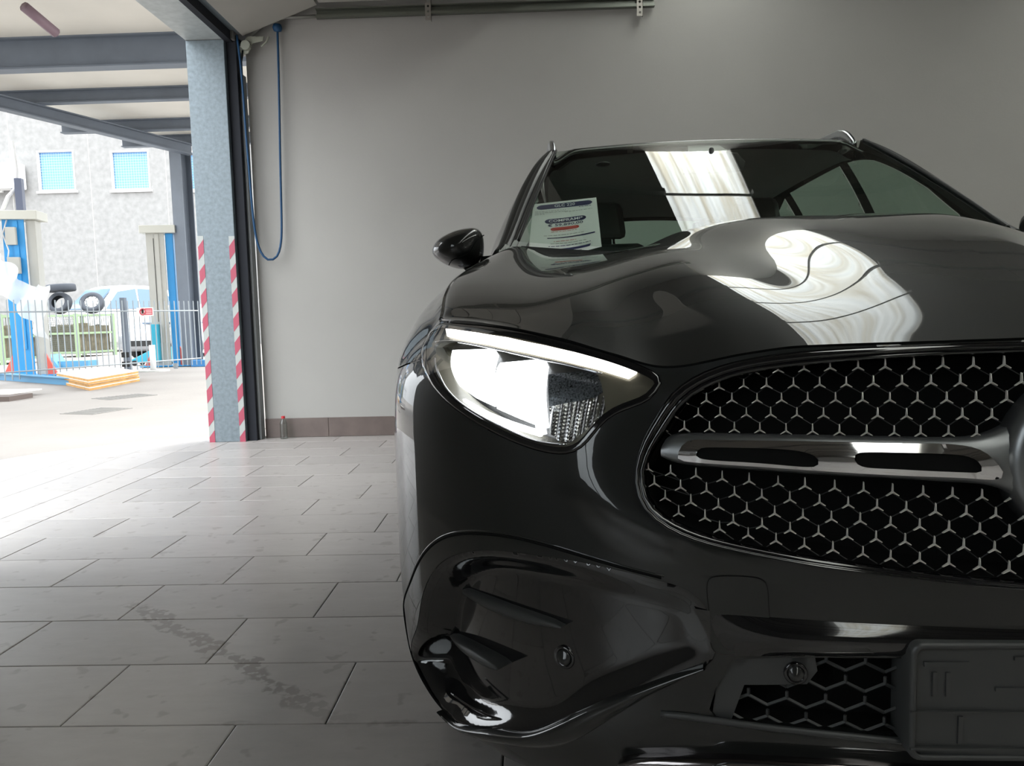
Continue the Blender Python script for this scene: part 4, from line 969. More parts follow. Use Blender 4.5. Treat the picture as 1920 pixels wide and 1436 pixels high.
# chrome skid trim and lip
ct = PSL([(1165, 1419), (1185, 1414), (1230, 1411), (1300, 1411), (1400, 1414), (1500, 1419), (1650, 1428), (1800, 1437), (1920, 1445)]); cb = PSL([(1166, 1421), (1190, 1428), (1235, 1438), (1300, 1448), (1400, 1460), (1500, 1470), (1650, 1483), (1800, 1495), (1920, 1504)])
ctp, cbp = smooth_poly(ct+[(0, ct[-1][1]-.002)], 50), smooth_poly(cb+[(0, cb[-1][1]-.002)], 50)
sym('skid_trim', band(ctp, cbp, [(0, -.01), (0, .008), (.1, .016), (.5, .020), (.9, .014), (1, -.01)], False), mat('dark_chrome', (.24, .22, .22), .12, 1.0), smooth=True)
cw = smooth_poly(PSL([(1332, 1450), (1336, 1432), (1350, 1421), (1380, 1418), (1450, 1421), (1560, 1428), (1700, 1437), (1920, 1452)])+[(0, ct[-1][1]-.008)], 60)
sym('skid_chrome_line', MB().tube([tuple(p) for p in surf(*cw.T, .021)], .0045, 8), CHROME, smooth=True)
rdg = smooth_poly(PSL([(1240, 1338), (1300, 1344), (1400, 1358), (1560, 1376), (1700, 1390), (1920, 1408)])+[(0, lgb[0][1]-.003)], 50)
sym('lower_ledge', MB().tube([tuple(p) for p in surf(*rdg.T, .001)], .0045, 8), SATINB, smooth=True)
# =================================================================== GARAGE OPENING
RED = mat('red_hazard_tape', (.38, .06, .10), .5); WHT = mat('white_hazard_tape', (.38, .40, .385), .5)
DARKF = mat('dark_door_seal', (.018, .020, .026), .7, spec=.25)
GREYB = mat('grey_beige_door_skin', (.40, .385, .35), .55, noise=(2, .05))
col_root = empty('steel_column', (-2.31, 5.70, 0)); tag(col_root, 'galvanised steel column striped with red and white hazard tape', 'column')
def local(mb, root):
    l = root.location; mb.v = [(x-l[0], y-l[1], z-l[2]) for x, y, z in mb.v]; return mb
local(MB().box(-2.45, -2.17, 5.62, 5.78, 0, 2.94), col_root).build('column_casing', GALV, col_root, bevel=.004)
def tape(x0, x1, tops):
    h = .178; sl = .055
    z = 0.0; z_end = 1.53+random.uniform(0, .04); k = 0
    local(MB().box(x0, x1, 5.6185, 5.6199, .0, z_end), col_root).build('tape_strip', WHT, col_root)
    z = -.06
    while z < z_end-.02:
        za, zb_ = z, z+h*.55; poly = [(x0, za), (x1, za+sl), (x1, zb_+sl), (x0, zb_)]
        poly = [(px_, min(max(pz, 0), z_end)) for px_, pz in poly]
        if max(p[1] for p in poly)-min(p[1] for p in poly) > .02: local(MB().prism([(px_, 5.6172, pz) for px_, pz in poly], (0, .001, 0)), col_root).build('red_stripe', RED, col_root)
        z += h
tape(-2.448, -2.405, 0); tape(-2.215, -2.172, 0)
hd = MB().box(-2.45, -2.17, 2.75, 5.62, 2.94, 3.30); structure(hd.build('trim_1', mat('galvanised_header', (.42, .45, .45), .45, .3, noise=(20, .1, 5)), bevel=.004), 'galvanised header box over the garage opening')
# sectional door parked overhead, with its tracks
door = empty('sectional_door', (-2.1, 3.6, 0)); tag(door, 'open overhead sectional door with steel tracks and hangers beside the wall', 'garage door')
local(MB().box(-2.17, -2.10, 5.66, 5.78, 0, 2.98), door).build('side_seal', DARKF, door)
local(MB().box(-2.10, -2.078, 5.70, 5.78, 0, 2.72), door).build('upright_track', mat('track_steel', (.22, .23, .235), .5, .2), door, bevel=.003)
sl_ = MB().box(-2.17, -2.12, 2.75, 5.66, 2.93, 3.02); local(sl_, door).build('head_seal', DARKF, door)
local(MB().box(-2.12, -2.07, 2.8, 5.70, 3.00, 3.03), door).build('bottom_rail', mat('blue_grey_rail', (.16, .19, .21), .5), door)
th = math.atan2(.20, .54)
secs = [((-2.06, 2.985), (-1.50, 3.185))]; xx = -1.49
while xx < 0: secs.append(((xx, 3.20), (xx+.52, 3.20))); xx += .53
for (xa, za), (xb, zb_) in secs:
    p = MB(); dx, dz = xb-xa, zb_-za; L_ = math.hypot(dx, dz); nx, nz = -dz/L_*.04, dx/L_*.04
    p.prism([(xa, 2.8, za), (xb, 2.8, zb_), (xb+nx, 2.8, zb_+nz), (xa+nx, 2.8, za+nz)], (0, 2.90, 0)); local(p, door).build('door_section', GREYB, door, bevel=.004)
TRK = mat('greenish_track', (.17, .18, .155), .4, .6)
tk = MB(); tk.box(-1.52, .95, 5.715, 5.755, 3.105, 3.125); tk.box(-1.52, .95, 5.750, 5.757, 3.105, 3.17); tk.box(-1.52, .95, 5.715, 5.757, 3.163, 3.17)
local(tk, door).build('overhead_track', TRK, door)
cv = MB(); cv.tube([(-2.11+.36*(1-math.cos(t)), 5.735, 2.72+.40*math.sin(t)) for t in np.linspace(0, math.pi/2, 14)]+[(-1.52, 5.735, 3.12)], .013, 6); local(cv, door).build('curved_track', mat('track_steel2', (.25, .25, .23), .5, .2), door, True)
bk = MB(); bk.prism([(-2.09, 5.69, 2.90), (-2.02, 5.69, 2.98), (-1.90, 5.69, 2.975), (-1.91, 5.69, 2.945), (-1.99, 5.69, 2.93), (-2.02, 5.69, 2.86), (-2.07, 5.69, 2.85)], (0, .012, 0)); bk.tube([(-2.03, 5.66, 2.91), (-2.03, 5.70, 2.91)], .035, 12); bk.tube([(-1.92, 5.68, 2.90), (-1.88, 5.68, 2.93), (-1.86, 5.68, 2.97)], .008, 6)
local(bk, door).build('roller_bracket', mat('worn_zinc', (.38, .39, .33), .45, .5), door, bevel=.002)
cb_ = MB().tube([(-2.06, 5.69, 2.88), (-2.085, 5.69, 2.75), (-2.10, 5.69, 2.55), (-2.10, 5.69, 2.42)], .007, 6); local(cb_, door).build('lift_cable', RUBBER, door, True)
for px_, py_ in ((804, 40), (1199, 32)):
    q = at(px_, py_, 5.735); X = q[0]; z0_ = q[2]
    hm = fill2d([(X-.022, z0_), (X+.022, z0_), (X+.022, CEIL-.001), (X-.022, CEIL-.001)], [[(X+.009*math.cos(t), zc+.009*math.sin(t)) for t in np.linspace(0, 2*math.pi, 9)[:-1]] for zc in np.arange(z0_+.025, 3.75, .037)], .03)
    mb = MB().add([(x, 5.712, z) for x, z in hm[0]]+[(x, 5.715, z) for x, z in hm[0]], [f for f in hm[1]]+[tuple(i+len(hm[0]) for i in f)[::-1] for f in hm[1]])
    mb.box(X+.019, X+.022, 5.712, 5.745, z0_, CEIL-.001); local(mb, door).build('perforated_hanger', mat('hanger_steel', (.33, .31, .28), .45, .6), door)
# blue pull rope
BLUE = mat('blue_rope', (.008, .06, .15), .6)
rp_ = [(520, 50, 5.74), (522, 120, 5.74), (524, 220, 5.74), (526, 330, 5.74), (528, 420, 5.74), (526, 460, 5.73), (517, 483, 5.72), (503, 487, 5.70), (490, 474, 5.69), (481, 448, 5.68), (474, 400, 5.67), (468, 330, 5.66), (462, 260, 5.66), (457, 190, 5.66), (451, 120, 5.66), (444, 66, 5.66)]
rpp = smooth_poly([at(x, y, Y) for x, y, Y in rp_], 90)
rope = empty('pull_rope', tuple(rpp[0])); tag(rope, 'blue rope hanging in a long loop beside the garage opening', 'rope')
local(MB().tube([tuple(p) for p in rpp], .0085, 7), rope).build('rope_strand', BLUE, rope, True)
k_ = at(520, 52, 5.74); kn = MB(); kn.lathe([(.0, -.03), (.028, -.022), (.036, 0), (.028, .022), (0, .03)], 12, Matrix.Translation(tuple(k_))); kn.tube([tuple(k_), (k_[0], 5.789, k_[2])], .012, 8)
local(kn, rope).build('rope_cleat', BLUE, rope, True)
# water bottle
bt_p = gnd(532, 823); bx, by = bt_p[0], 5.72
bot = empty('plastic_bottle', (bx, by, 0)); tag(bot, 'small clear plastic bottle with a red cap standing by the skirting', 'bottle')
PET = glass_mat('clear_pet', (.74, .77, .75), 1.6, .12)
prof = [(.0, .002), (.026, .002), (.029, .008)]+[(.029-.0015*(i % 2), .02+.012*i) for i in range(9)]+[(.027, .125), (.020, .142), (.0125, .152), (.0125, .160)]
n = 20; mbq = MB(); v = []
for r, h in prof: v += [(r*math.cos(2*math.pi*j/n), r*math.sin(2*math.pi*j/n), h) for j in range(n)]
mbq.add(v, [(i*n+j, i*n+(j+1) % n, (i+1)*n+(j+1) % n, (i+1)*n+j) for i in range(len(prof)-1) for j in range(n)]); mbq.build('bottle_body', PET, bot, True)
MB().lathe([(.0145, .158), (.0145, .174), (.013, .176)], 16).build('bottle_cap', mat('red_cap', (.5, .03, .04), .4), bot)
# =================================================================== PRICE SHEET BEHIND THE WINDSCREEN
PAPER = mat('white_paper', (.80, .81, .80), .7); NAVY = mat('navy_ink', (.012, .014, .09), .6); REDI = mat('red_ink', (.55, .05, .04), .6); GREY = mat('grey_ink', (.20, .20, .20), .7); WINK = mat('white_ink', (.80, .80, .82), .6)
cor = {}
for key, (x, y, back_) in {'tl': (1000, 383, .02), 'tr': (1118, 370, .02), 'bl': (990, 478, .02), 'br': (1128, 462, .02)}.items():
    u = ws_hit(x, y); d = lray(x, y); q = LO+d*(u[2]*1.012+.0); cor[key] = W2L.T@q+np.array([CAR_X, CAR_Y, 0])
def paper_pt(u, v, lift=0.0):
    a = cor['bl']+(cor['br']-cor['bl'])*u; b = cor['tl']+(cor['tr']-cor['tl'])*u; p = a+(b-a)*v
    nrm = np.cross(cor['br']-cor['bl'], cor['tl']-cor['bl']); nrm /= np.linalg.norm(nrm)
    if nrm[1] > 0: nrm = -nrm
    bow = .012*math.sin(math.pi*u)*(1-v)
    return p-nrm*bow+nrm*lift
org = cor['bl']
ps = empty('price_sheet', tuple(org)); tag(ps, 'white price sheet with navy and red print propped behind the windscreen', 'price sheet')
def sheet(name, poly, material, lift, cuts=1):
    V, F, _ = fill2d(poly, [], .08); mb = MB().add([tuple(paper_pt(u, v, lift)-org) for u, v in V], F)
    return mb.build(name, material, ps)
rows_ = []
front_ = [[tuple(paper_pt(u, v)-org) for u in np.linspace(0, 1, 15)] for v in np.linspace(0, 1, 15)]
back_g = [[tuple(paper_pt(u, v, -.0006)-org) for u in np.linspace(0, 1, 15)] for v in np.linspace(0, 1, 15)]
MB().grid(front_).grid(back_g).build('paper', PAPER, ps)
ASP = np.linalg.norm(cor['br']-cor['bl'])/np.linalg.norm(cor['tl']-cor['bl'])
def pill(u0, u1, v0, v1):
    r = (v1-v0)/2; ru = r/ASP; vc = (v0+v1)/2
    return [(u1-ru+ru*math.cos(t), vc+r*math.sin(t)) for t in np.linspace(-math.pi/2, math.pi/2, 9)]+[(u0+ru+ru*math.cos(t), vc+r*math.sin(t)) for t in np.linspace(math.pi/2, 3*math.pi/2, 9)]
sheet('title_band', pill(.06, .93, .86, .955), NAVY, .0006); sheet('offer_band', pill(.20, .82, .565, .655), NAVY, .0006); sheet('red_band', pill(.29, .71, .425, .485), REDI, .0006)
sheet('rule_line', [(.25, .285), (.93, .275), (.93, .30), (.25, .298)], NAVY, .0006)
sheet('foot_band', [(.22, .06), (.84, .06), (.86, .10), (.24, .10)], NAVY, .0006)
def text(name, s, u0, u1, v0, v1, material, lift=.0012):
    cu = bpy.data.curves.new(name, 'FONT'); cu.body = s; cu.resolution_u = 2; cu.offset = .012
    o = bpy.data.objects.new(name, cu); COL.objects.link(o); bpy.context.view_layer.update()
    me = bpy.data.meshes.new_from_object(o.evaluated_get(bpy.context.evaluated_depsgraph_get())); bpy.data.objects.remove(o); bpy.data.curves.remove(cu)
    P = np.array([v.co[:2] for v in me.vertices]); lo, hi = P.min(0), P.max(0)
    for v, p in zip(me.vertices, P):
        t = (p-lo)/(hi-lo+1e-9); v.co = Vector(paper_pt(u0+(u1-u0)*t[0], v0+(v1-v0)*t[1], lift)-org)
    return link(name, me, material, ps)
text('title_text', 'GLC 220', .34, .66, .882, .938, WINK); text('offer_text', "COMPRAMI*", .26, .77, .585, .638, WINK); text('price_text', '€ 59.890,00', .25, .77, .495, .552, NAVY)
for u0, u1, v, mt_ in ((.04, .52, .815, GREY), (.04, .54, .785, GREY), (.04, .20, .755, GREY), (.72, .92, .835, NAVY), (.50, .92, .765, GREY), (.30, .68, .40, REDI), (.20, .78, .335, GREY), (.34, .66, .225, REDI), (.30, .80, .185, GREY), (.27, .86, .14, NAVY), (.30, .74, .03, GREY)):
    u = u0; mb = MB(); F_ = []
    while u < u1:
        w = random.uniform(.02, .07); e = min(u+w, u1); h = .007 if mt_ is not NAVY else .010
        mb.add([tuple(paper_pt(a, b, .0008)-org) for a, b in ((u, v), (e, v), (e, v+h), (u, v+h))], [(0, 1, 2, 3)]); u = e+.012
    mb.build('fine_print', mt_, ps)
# =================================================================== CANOPY OUTSIDE
STEEL = mat('blue_grey_steel', (.115, .135, .165), .5, noise=(3, .08)); DECK = mat('cream_deck', (.62, .60, .55), .7, noise=(.8, .06)); PINK = mat('mauve_pipe', (.17, .11, .135), .5)
can = empty('yard_canopy', (-7.3, 16.3, 0)); tag(can, 'steel canopy with blue grey beams and cream soffit over the yard', 'canopy')
def zat(x, y, z): # point of the picture ray at height z
    d = wray(x, y); return CO+d*((z-CAM_H)/d[2])
ZB = 4.42
def ibeam(p, q, zb, h, w, name):
    p, q = np.array(p[:2]), np.array(q[:2]); d = (q-p)/np.linalg.norm(q-p); n_ = np.array([-d[1], d[0]]); mb = MB()
    def bx(w_, z0, z1):
        c = [p+n_*w_, p-n_*w_, q-n_*w_, q+n_*w_]; mb.prism([(a[0], a[1], z0) for a in c], (0, 0, z1-z0))
    bx(w, zb, zb+.02); bx(.012, zb+.02, zb+h-.02); bx(w, zb+h-.02, zb+h); return local(mb, can).build(name, STEEL, can)
jy = [zat(350, 123, ZB)[1], zat(350, 187, ZB+.2)[1], zat(300, 245, ZB+.2)[1], zat(250, 276, ZB+.2)[1]]
e0, e1 = zat(0, 205, ZB-.02), zat(345, 288, ZB-.02)
dr_ = (e1-e0)/np.linalg.norm(e1-e0); edge_off = np.array([-dr_[1], dr_[0], 0])*1.5
A0 = e0+edge_off*1.0-dr_*9; A1 = e1+edge_off*1.0+dr_*5
def edge_x(Y): return A0[0]+(A1[0]-A0[0])*(Y-A0[1])/(A1[1]-A0[1])
ibeam((edge_x(jy[0]), jy[0]), (-2.6, jy[0]), ZB, .42, .10, 'main_beam')
for Y in jy[1:]: ibeam((edge_x(Y)+.1, Y), (-2.6, Y), ZB+.20, .22, .07, 'joist')
for Y in (jy[0]-2.3, jy[0]-4.3): ibeam((edge_x(Y), Y), (-2.6, Y), ZB+.12, .30, .07, 'joist')
ibeam(e0-dr_*9, e1+dr_*.2, ZB-.02, .22, .09, 'edge_beam')
deck = MB(); de = [(A0[0], A0[1]), (A1[0]-dr_[0]*4.2, A1[1]-dr_[1]*4.2), (-2.5, A1[1]-dr_[1]*4.2), (-2.5, A0[1])]
local(deck.prism([(x, y, ZB+.42) for x, y in de], (0, 0, .10)), can).build('deck', DECK, can)
cb0 = gnd(362, 685); Mc = Matrix.Translation((cb0[0], cb0[1], 0)) @ Matrix.Rotation(math.radians(-20), 4, 'Z')
cc_ = MB().box(-.15, .15, -.15, -.13, 0, ZB+.1, Mc).box(-.15, .15, .13, .15, 0, ZB+.1, Mc).box(-.015, .015, -.13, .13, 0, ZB+.1, Mc); local(cc_, can).build('canopy_post', STEEL, can)
pp = [zat(45, 12, 4.6), zat(105, 62, 4.45)]; local(MB().tube([tuple(p) for p in pp], .06, 8), can).build('mauve_pipe', PINK, can, True)
# =================================================================== BUILDING ACROSS THE YARD
FY = 31.0
FAC = mat('speckled_precast', (.24, .236, .23), .85, noise=(4.5, .13, 10), bump=(12, .2)); WF = mat('white_window_frame', (.75, .75, .74), .5); SKYREFL = mat('sky_reflection_blue', (.17, .36, .66), .12); JNT = mat('pale_joint', (.62, .60, .56), .8)  # the pane blue is reflected sky put into the base colour
bld = empty('factory_building', (-16, FY, 0)); tag(bld, 'precast concrete factory facade with small windows of painted blue sky reflection across the yard', 'building')
jx = [at(-140, 400, FY)[0], at(27, 400, FY)[0], at(174, 400, FY)[0], at(316, 400, FY)[0], at(460, 400, FY)[0], at(600, 400, FY)[0]]
wins = [((68, 283), (143, 357)), ((206, 283), (283, 355)), ((352, 283), (428, 355)), ((-72, 283), (3, 357))]
wr = []
for a, b in wins:
    p, q = at(*a, FY), at(*b, FY); wr.append((p[0], q[0], q[2], p[2]))
for i in range(len(jx)-1):
    x0, x1 = jx[i]+.012, jx[i+1]-.012; hs = [[(w[0], w[2]), (w[1], w[2]), (w[1], w[3]), (w[0], w[3])] for w in wr if x0 < w[0] and w[1] < x1]
    V, F, loops = fill2d([(x0, -.1), (x1, -.1), (x1, 11.0), (x0, 11.0)], hs, 1.2); mb = MB().add([(x, FY, z) for x, z in V], F)
    for l in loops:
        n = len(l); mb.add([(x, FY, z) for x, z in l]+[(x, FY+.3, z) for x, z in l], [(k, (k+1) % n, n+(k+1) % n, n+k) for k in range(n)])
    local(mb, bld).build('wall_panel', FAC, bld)
    if i: local(MB().box(jx[i]-.02, jx[i]+.02, FY+.005, FY+.05, -.1, 11.0), bld).build('panel_joint', JNT, bld)
local(MB().box(jx[0], jx[-1], FY+.31, FY+6, -.1, 11.0), bld).build('building_core', mat('dark_interior', (.1, .1, .11), .8), bld)
for (x0, x1, z0_, z1_) in wr:
    f = MB(); t_ = .06
    f.box(x0, x1, FY-.02, FY+.1, z1_-t_, z1_).box(x0, x1, FY-.02, FY+.1, z0_, z0_+t_).box(x0, x0+t_, FY-.02, FY+.1, z0_+t_, z1_-t_).box(x1-t_, x1, FY-.02, FY+.1, z0_+t_, z1_-t_)
    fo = local(f, bld).build('window', WF, bld)
    local(MB().box(x0+t_, x1-t_, FY+.12, FY+.13, z0_+t_, z1_-t_), bld).build('pane', SKYREFL, fo)
    s_m = MB()
    for k in range(1, 14): zz = z0_+t_+(z1_-z0_-2*t_)*k/14; s_m.box(x0+t_, x1-t_, FY+.05, FY+.056, zz-.006, zz+.006)
    for k in range(1, 14): xx_ = x0+t_+(x1-x0-2*t_)*k/14; s_m.box(xx_-.005, xx_+.005, FY+.056, FY+.06, z0_+t_, z1_-t_)
    local(s_m, bld).build('wire_screen', mat('wire_screen', (.34, .42, .55), .5), fo)
    local(MB().box(x0-.08, x1+.08, FY-.08, FY+.02, z0_-.09, z0_), bld).build('sill', WF, fo)
def world_tag(o, *a): return tag(o, *a)
p, q = at(-60, 306, FY-.7), at(33, 352, FY-.7)
ac = empty('air_conditioner', ((p[0]+q[0])/2, FY-.5, q[2])); tag(ac, 'white air conditioner unit bracketed on the factory facade', 'air conditioner')
local(MB().box(p[0], q[0], FY-.7, FY-.12, q[2], p[2]), ac).build('casing', mat('white_enamel', (.8, .8, .8), .4), ac, bevel=.04)
local(MB().box(p[0]+.2, p[0]+.3, FY-.65, FY-.09, q[2]-.07, q[2]).box(q[0]-.3, q[0]-.2, FY-.65, FY-.09, q[2]-.07, q[2]), ac).build('bracket', STEEL, ac)
local(MB().lathe([(.0, 0), (.30, 0), (.32, .02), (.0, .025)], 24, Matrix.Translation(((p[0]+q[0])/2, FY-.71, (p[2]+q[2])/2)) @ Matrix.Rotation(math.pi/2, 4, 'X')), ac).build('fan_grille', mat('grey_fan', (.4, .4, .4), .5), ac)
# =================================================================== CAR LIFT POSTS
LBLUE = mat('lift_blue', (.02, .26, .58), .45, noise=(2, .06)); LGREY = mat('lift_grey', (.42, .41, .37), .5, noise=(2, .06)); LRED = mat('lift_red', (.62, .10, .07), .5)
def lift_post(name, base, top_z, rz, blue_front, label):
    o = empty(name, (base[0], base[1], 0), rz); tag(o, label, 'car lift', 'car lift posts behind the fence')
    bx = MB().box(-.20, .16, -.15, -.13, 0, top_z-.16).box(-.20, -.18, -.13, .15, 0, top_z-.16).box(-.20, -.03, .13, .15, 0, top_z-.16)
    bx.build('column', LBLUE if blue_front else LGREY, o)
    MB().box(.17, .33, -.10, .16, 0, top_z-.16).build('rear_column', LGREY if blue_front else LBLUE, o, bevel=.01)
    MB().box(-.02, .06, -.17, -.151, .5, top_z-.18).build('column_rib', LBLUE if blue_front else LGREY, o)
    MB().box(-.30, .42, -.24, .26, top_z-.16, top_z).build('cap', mat('cap_cream', (.52, .51, .45), .5), o, bevel=.008)
    for sg in (-1, 1):
        MB().prism([(sg*.2+(.0 if sg < 0 else .14), -.13, 0), (sg*.2+sg*.20+(.0 if sg < 0 else .14), -.13, 0), (sg*.2+(.0 if sg < 0 else .14), -.13, .42)], (0, .05, 0)).build('red_gusset', LRED, o)
    MB().box(-.45, .60, -.28, .28, .0, .02).build('base_plate', LBLUE, o)
    return o
b1 = gnd(56, 704); l1 = lift_post('lift_post', b1, 3.02, math.radians(12), True, 'blue lift post with control boxes and plastic wrapping')
for (x0, x1, z0_, z1_) in ((-.13, .05, 2.40, 2.72), (-.13, .08, 1.88, 2.18)): MB().box(x0, x1, -.24, -.171, z0_, z1_).build('control_box', LGREY, l1, bevel=.01)
MB().tube([(-.10, -.19, 2.85), (-.17, -.22, 2.6), (-.09, -.22, 2.3), (-.15, -.20, 2.0)], .012, 6).build('cable', mat('pale_cable', (.6, .6, .6), .5), l1, True)
MB().lathe([(.0, 0), (.17, 0), (.19, .03), (.19, .12), (.10, .14), (0, .14)], 20, Matrix.Translation((-.42, -.2, 2.66)) @ Matrix.Rotation(math.pi/2, 4, 'X')).build('motor', RUBBER, l1, True)
MB().box(.02, .14, -.06, .06, 3.02, 3.62).build('cable_mast', mat('mast_grey', (.10, .115, .17), .5), l1)
MB().tube([(-.25, 0, 3.02), (-.12, .0, 3.30), (.02, 0, 3.45), (.05, .02, 3.75), (.0, .05, 4.3)], .035, 8).build('flex_conduit', mat('white_conduit', (.75, .75, .75), .5), l1, True)
b2 = gnd(312, 686); l2 = lift_post('lift_post', b2, at(308, 424, b2[1])[2], math.radians(8), False, 'cream lift post with blue back standing beside the canopy column')
MB().box(-.17, -.03, -.30, -.16, .10, .90).build('teal_carriage', mat('teal_paint', (.03, .36, .50), .5), l2, bevel=.01)
MB().box(-.055, -.045, -.156, -.151, .95, 2.7).build('slot', RUBBER, l2)
l2['label'] = 'cream lift post with teal carriage and blue back near the canopy post'
del l1['group'], l2['group']
# plastic sheet wrapped round the first post
def crumple(name, path_top, path_bot, m_, material, root, amp=.05):
    rows = []
    for t in np.linspace(0, 1, m_):
        a = smooth_poly(path_top, 26)*(1-t)+smooth_poly(path_bot, 26)*t
        a = a+np.stack([np.sin(a[:, 0]*23+t*9)*amp, np.cos(a[:, 2]*19+t*7)*amp, np.sin(a[:, 0]*31+5*t)*amp*.6], 1); rows.append([tuple(p) for p in a])
    return local(MB().grid(rows), root).build(name, material, root, True)
sheetm = bpy.data.materials.new('milky_plastic_film'); sheetm.use_nodes = True; nt = sheetm.node_tree; nt.nodes.clear()
so_, st_, sd_, sx_ = nt.nodes.new('ShaderNodeOutputMaterial'), nt.nodes.new('ShaderNodeBsdfTransparent'), nt.nodes.new('ShaderNodeBsdfPrincipled'), nt.nodes.new('ShaderNodeMixShader')
sd_.inputs['Base Color'].default_value = (.85, .87, .88, 1); sd_.inputs['Roughness'].default_value = .3; sx_.inputs[0].default_value = .62
nt.links.new(st_.outputs[0], sx_.inputs[1]); nt.links.new(sd_.outputs[0], sx_.inputs[2]); nt.links.new(sx_.outputs[0], so_.inputs[0])
yy_ = b1[1]-.45
film = empty('plastic_film', tuple(at(40, 640, yy_))); tag(film, 'torn translucent plastic film draped around the blue lift post', 'plastic film')
crumple('film', [at(-20, 470, yy_), at(20, 495, yy_), at(45, 530, yy_), at(88, 534, yy_+.1)], [at(-20, 545, yy_), at(15, 560, yy_), at(50, 600, yy_), at(86, 640, yy_+.1)], 14, sheetm, film)
# =================================================================== FENCE
FEN = mat('grey_fence_steel', (.30, .33, .35), .45, .4)
f0, f1 = gnd(23, 717), gnd(378, 686.5); fd = (f1-f0)/np.linalg.norm(f1-f0); fs, fe = f0-fd*1.6, f1
fen = empty('picket_fence', tuple(f0)); tag(fen, 'grey steel picket fence with horizontal rails in front of the lift posts', 'fence')
fl = np.linalg.norm(fe-fs); np_ = int(fl/.115)
for zz in (.17, 1.16): local(MB().tube([tuple(fs+[0, 0, zz]), tuple(fe+[0, 0, zz])], .014, 6), fen).build('rail', FEN, fen)
pk_me = None
for k in range(np_+1):
    c = fs+fd*(fl*k/np_)
    if pk_me is None:
        o = MB().tube([(0, 0, .04), (0, 0, 1.36)], .0095, 6).build('picket', FEN, fen); pk_me = o.data
    else:
        o = bpy.data.objects.new('picket', pk_me); COL.objects.link(o); o.parent = fen
    o.location = tuple(c-f0+np.array([0, 0, 0]))
for px_ in (240,):
    g = gnd(px_, 697); local(MB().box(g[0]-.045, g[0]+.045, g[1]-.045, g[1]+.045, 0, 1.42), fen).build('gate_post', STEEL, fen)
    local(MB().box(g[0]-.07, g[0]+.07, g[1]-.07, g[1]-.04, .10, .20).box(g[0]-.07, g[0]+.07, g[1]-.07, g[1]-.04, .28, .38), fen).build('hinge', RUBBER, fen)
for px_, py_ in ((60, 714), (150, 705), (330, 690)):
    g = gnd(px_, py_); local(MB().box(g[0]-.03, g[0]+.03, g[1]-.03, g[1]+.03, -.011, .1), fen).build('fence_foot', FEN, fen)
gsg = at(256, 577, f0[1]+1.9); gs2 = at(288, 592, f0[1]+1.9)
sg_ = empty('warning_sign', ((gsg[0]+gs2[0])/2, gsg[1], gs2[2])); tag(sg_, 'white warning sign with red panel hung on the picket fence', 'sign')
local(MB().box(gsg[0], gs2[0], gsg[1]-.006, gsg[1], gs2[2], gsg[2]), sg_).build('sign_plate', mat('sign_white', (.78, .74, .70), .5), sg_)
w_ = gs2[0]-gsg[0]; h_ = gsg[2]-gs2[2]
local(MB().box(gsg[0]+w_*.5, gs2[0]-w_*.05, gsg[1]-.008, gsg[1]-.006, gs2[2]+h_*.12, gsg[2]-h_*.1), sg_).build('red_panel', mat('sign_red', (.55, .06, .09), .5), sg_)
cz_ = (gs2[2]+gsg[2])/2; cxx = gsg[0]+w_*.37; local(MB().tube([(cxx+h_*.33*math.cos(t), gsg[1]-.009, cz_+h_*.36*math.sin(t)) for t in np.linspace(0, 2*math.pi, 25)[:-1]], .012, 5, closed=True).tube([(cxx-h_*.2, gsg[1]-.009, cz_+h_*.22), (cxx+h_*.2, gsg[1]-.009, cz_-h_*.22)], .012, 5), sg_).build('ban_symbol', mat('sign_red', (.55, .06, .09), .5), sg_)
local(MB().tube([(cxx, gsg[1]-.008, cz_-h_*.2), (cxx, gsg[1]-.008, cz_+h_*.1)], .02, 6).lathe([(0, -.02), (.025, 0), (0, .02)], 8, Matrix.Translation((cxx, gsg[1]-.008, cz_+h_*.2))), sg_).build('figure', RUBBER, sg_)
for k in range(3): local(MB().box(gsg[0]+w_*.54, gs2[0]-w_*.09, gsg[1]-.0095, gsg[1]-.008, gs2[2]+h_*(.25+.2*k), gs2[2]+h_*(.31+.2*k)), sg_).build('sign_lettering', mat('sign_white', (.78, .74, .70), .5), sg_)
# bollard by the gate
g = gnd(288, 695); bo = empty('gate_bollard', (g[0], g[1], 0)); tag(bo, 'short white post on a round plate by the fence gate', 'bollard')
MB().tube([(0, 0, .02), (0, 0, .50)], .055, 12).build('post', mat('white_post', (.72, .72, .72), .5), bo, True); MB().lathe([(.0, -.012), (.30, -.012), (.29, .015), (.0, .02)], 24).build('plate', mat('plate_grey', (.4, .4, .38), .6), bo)
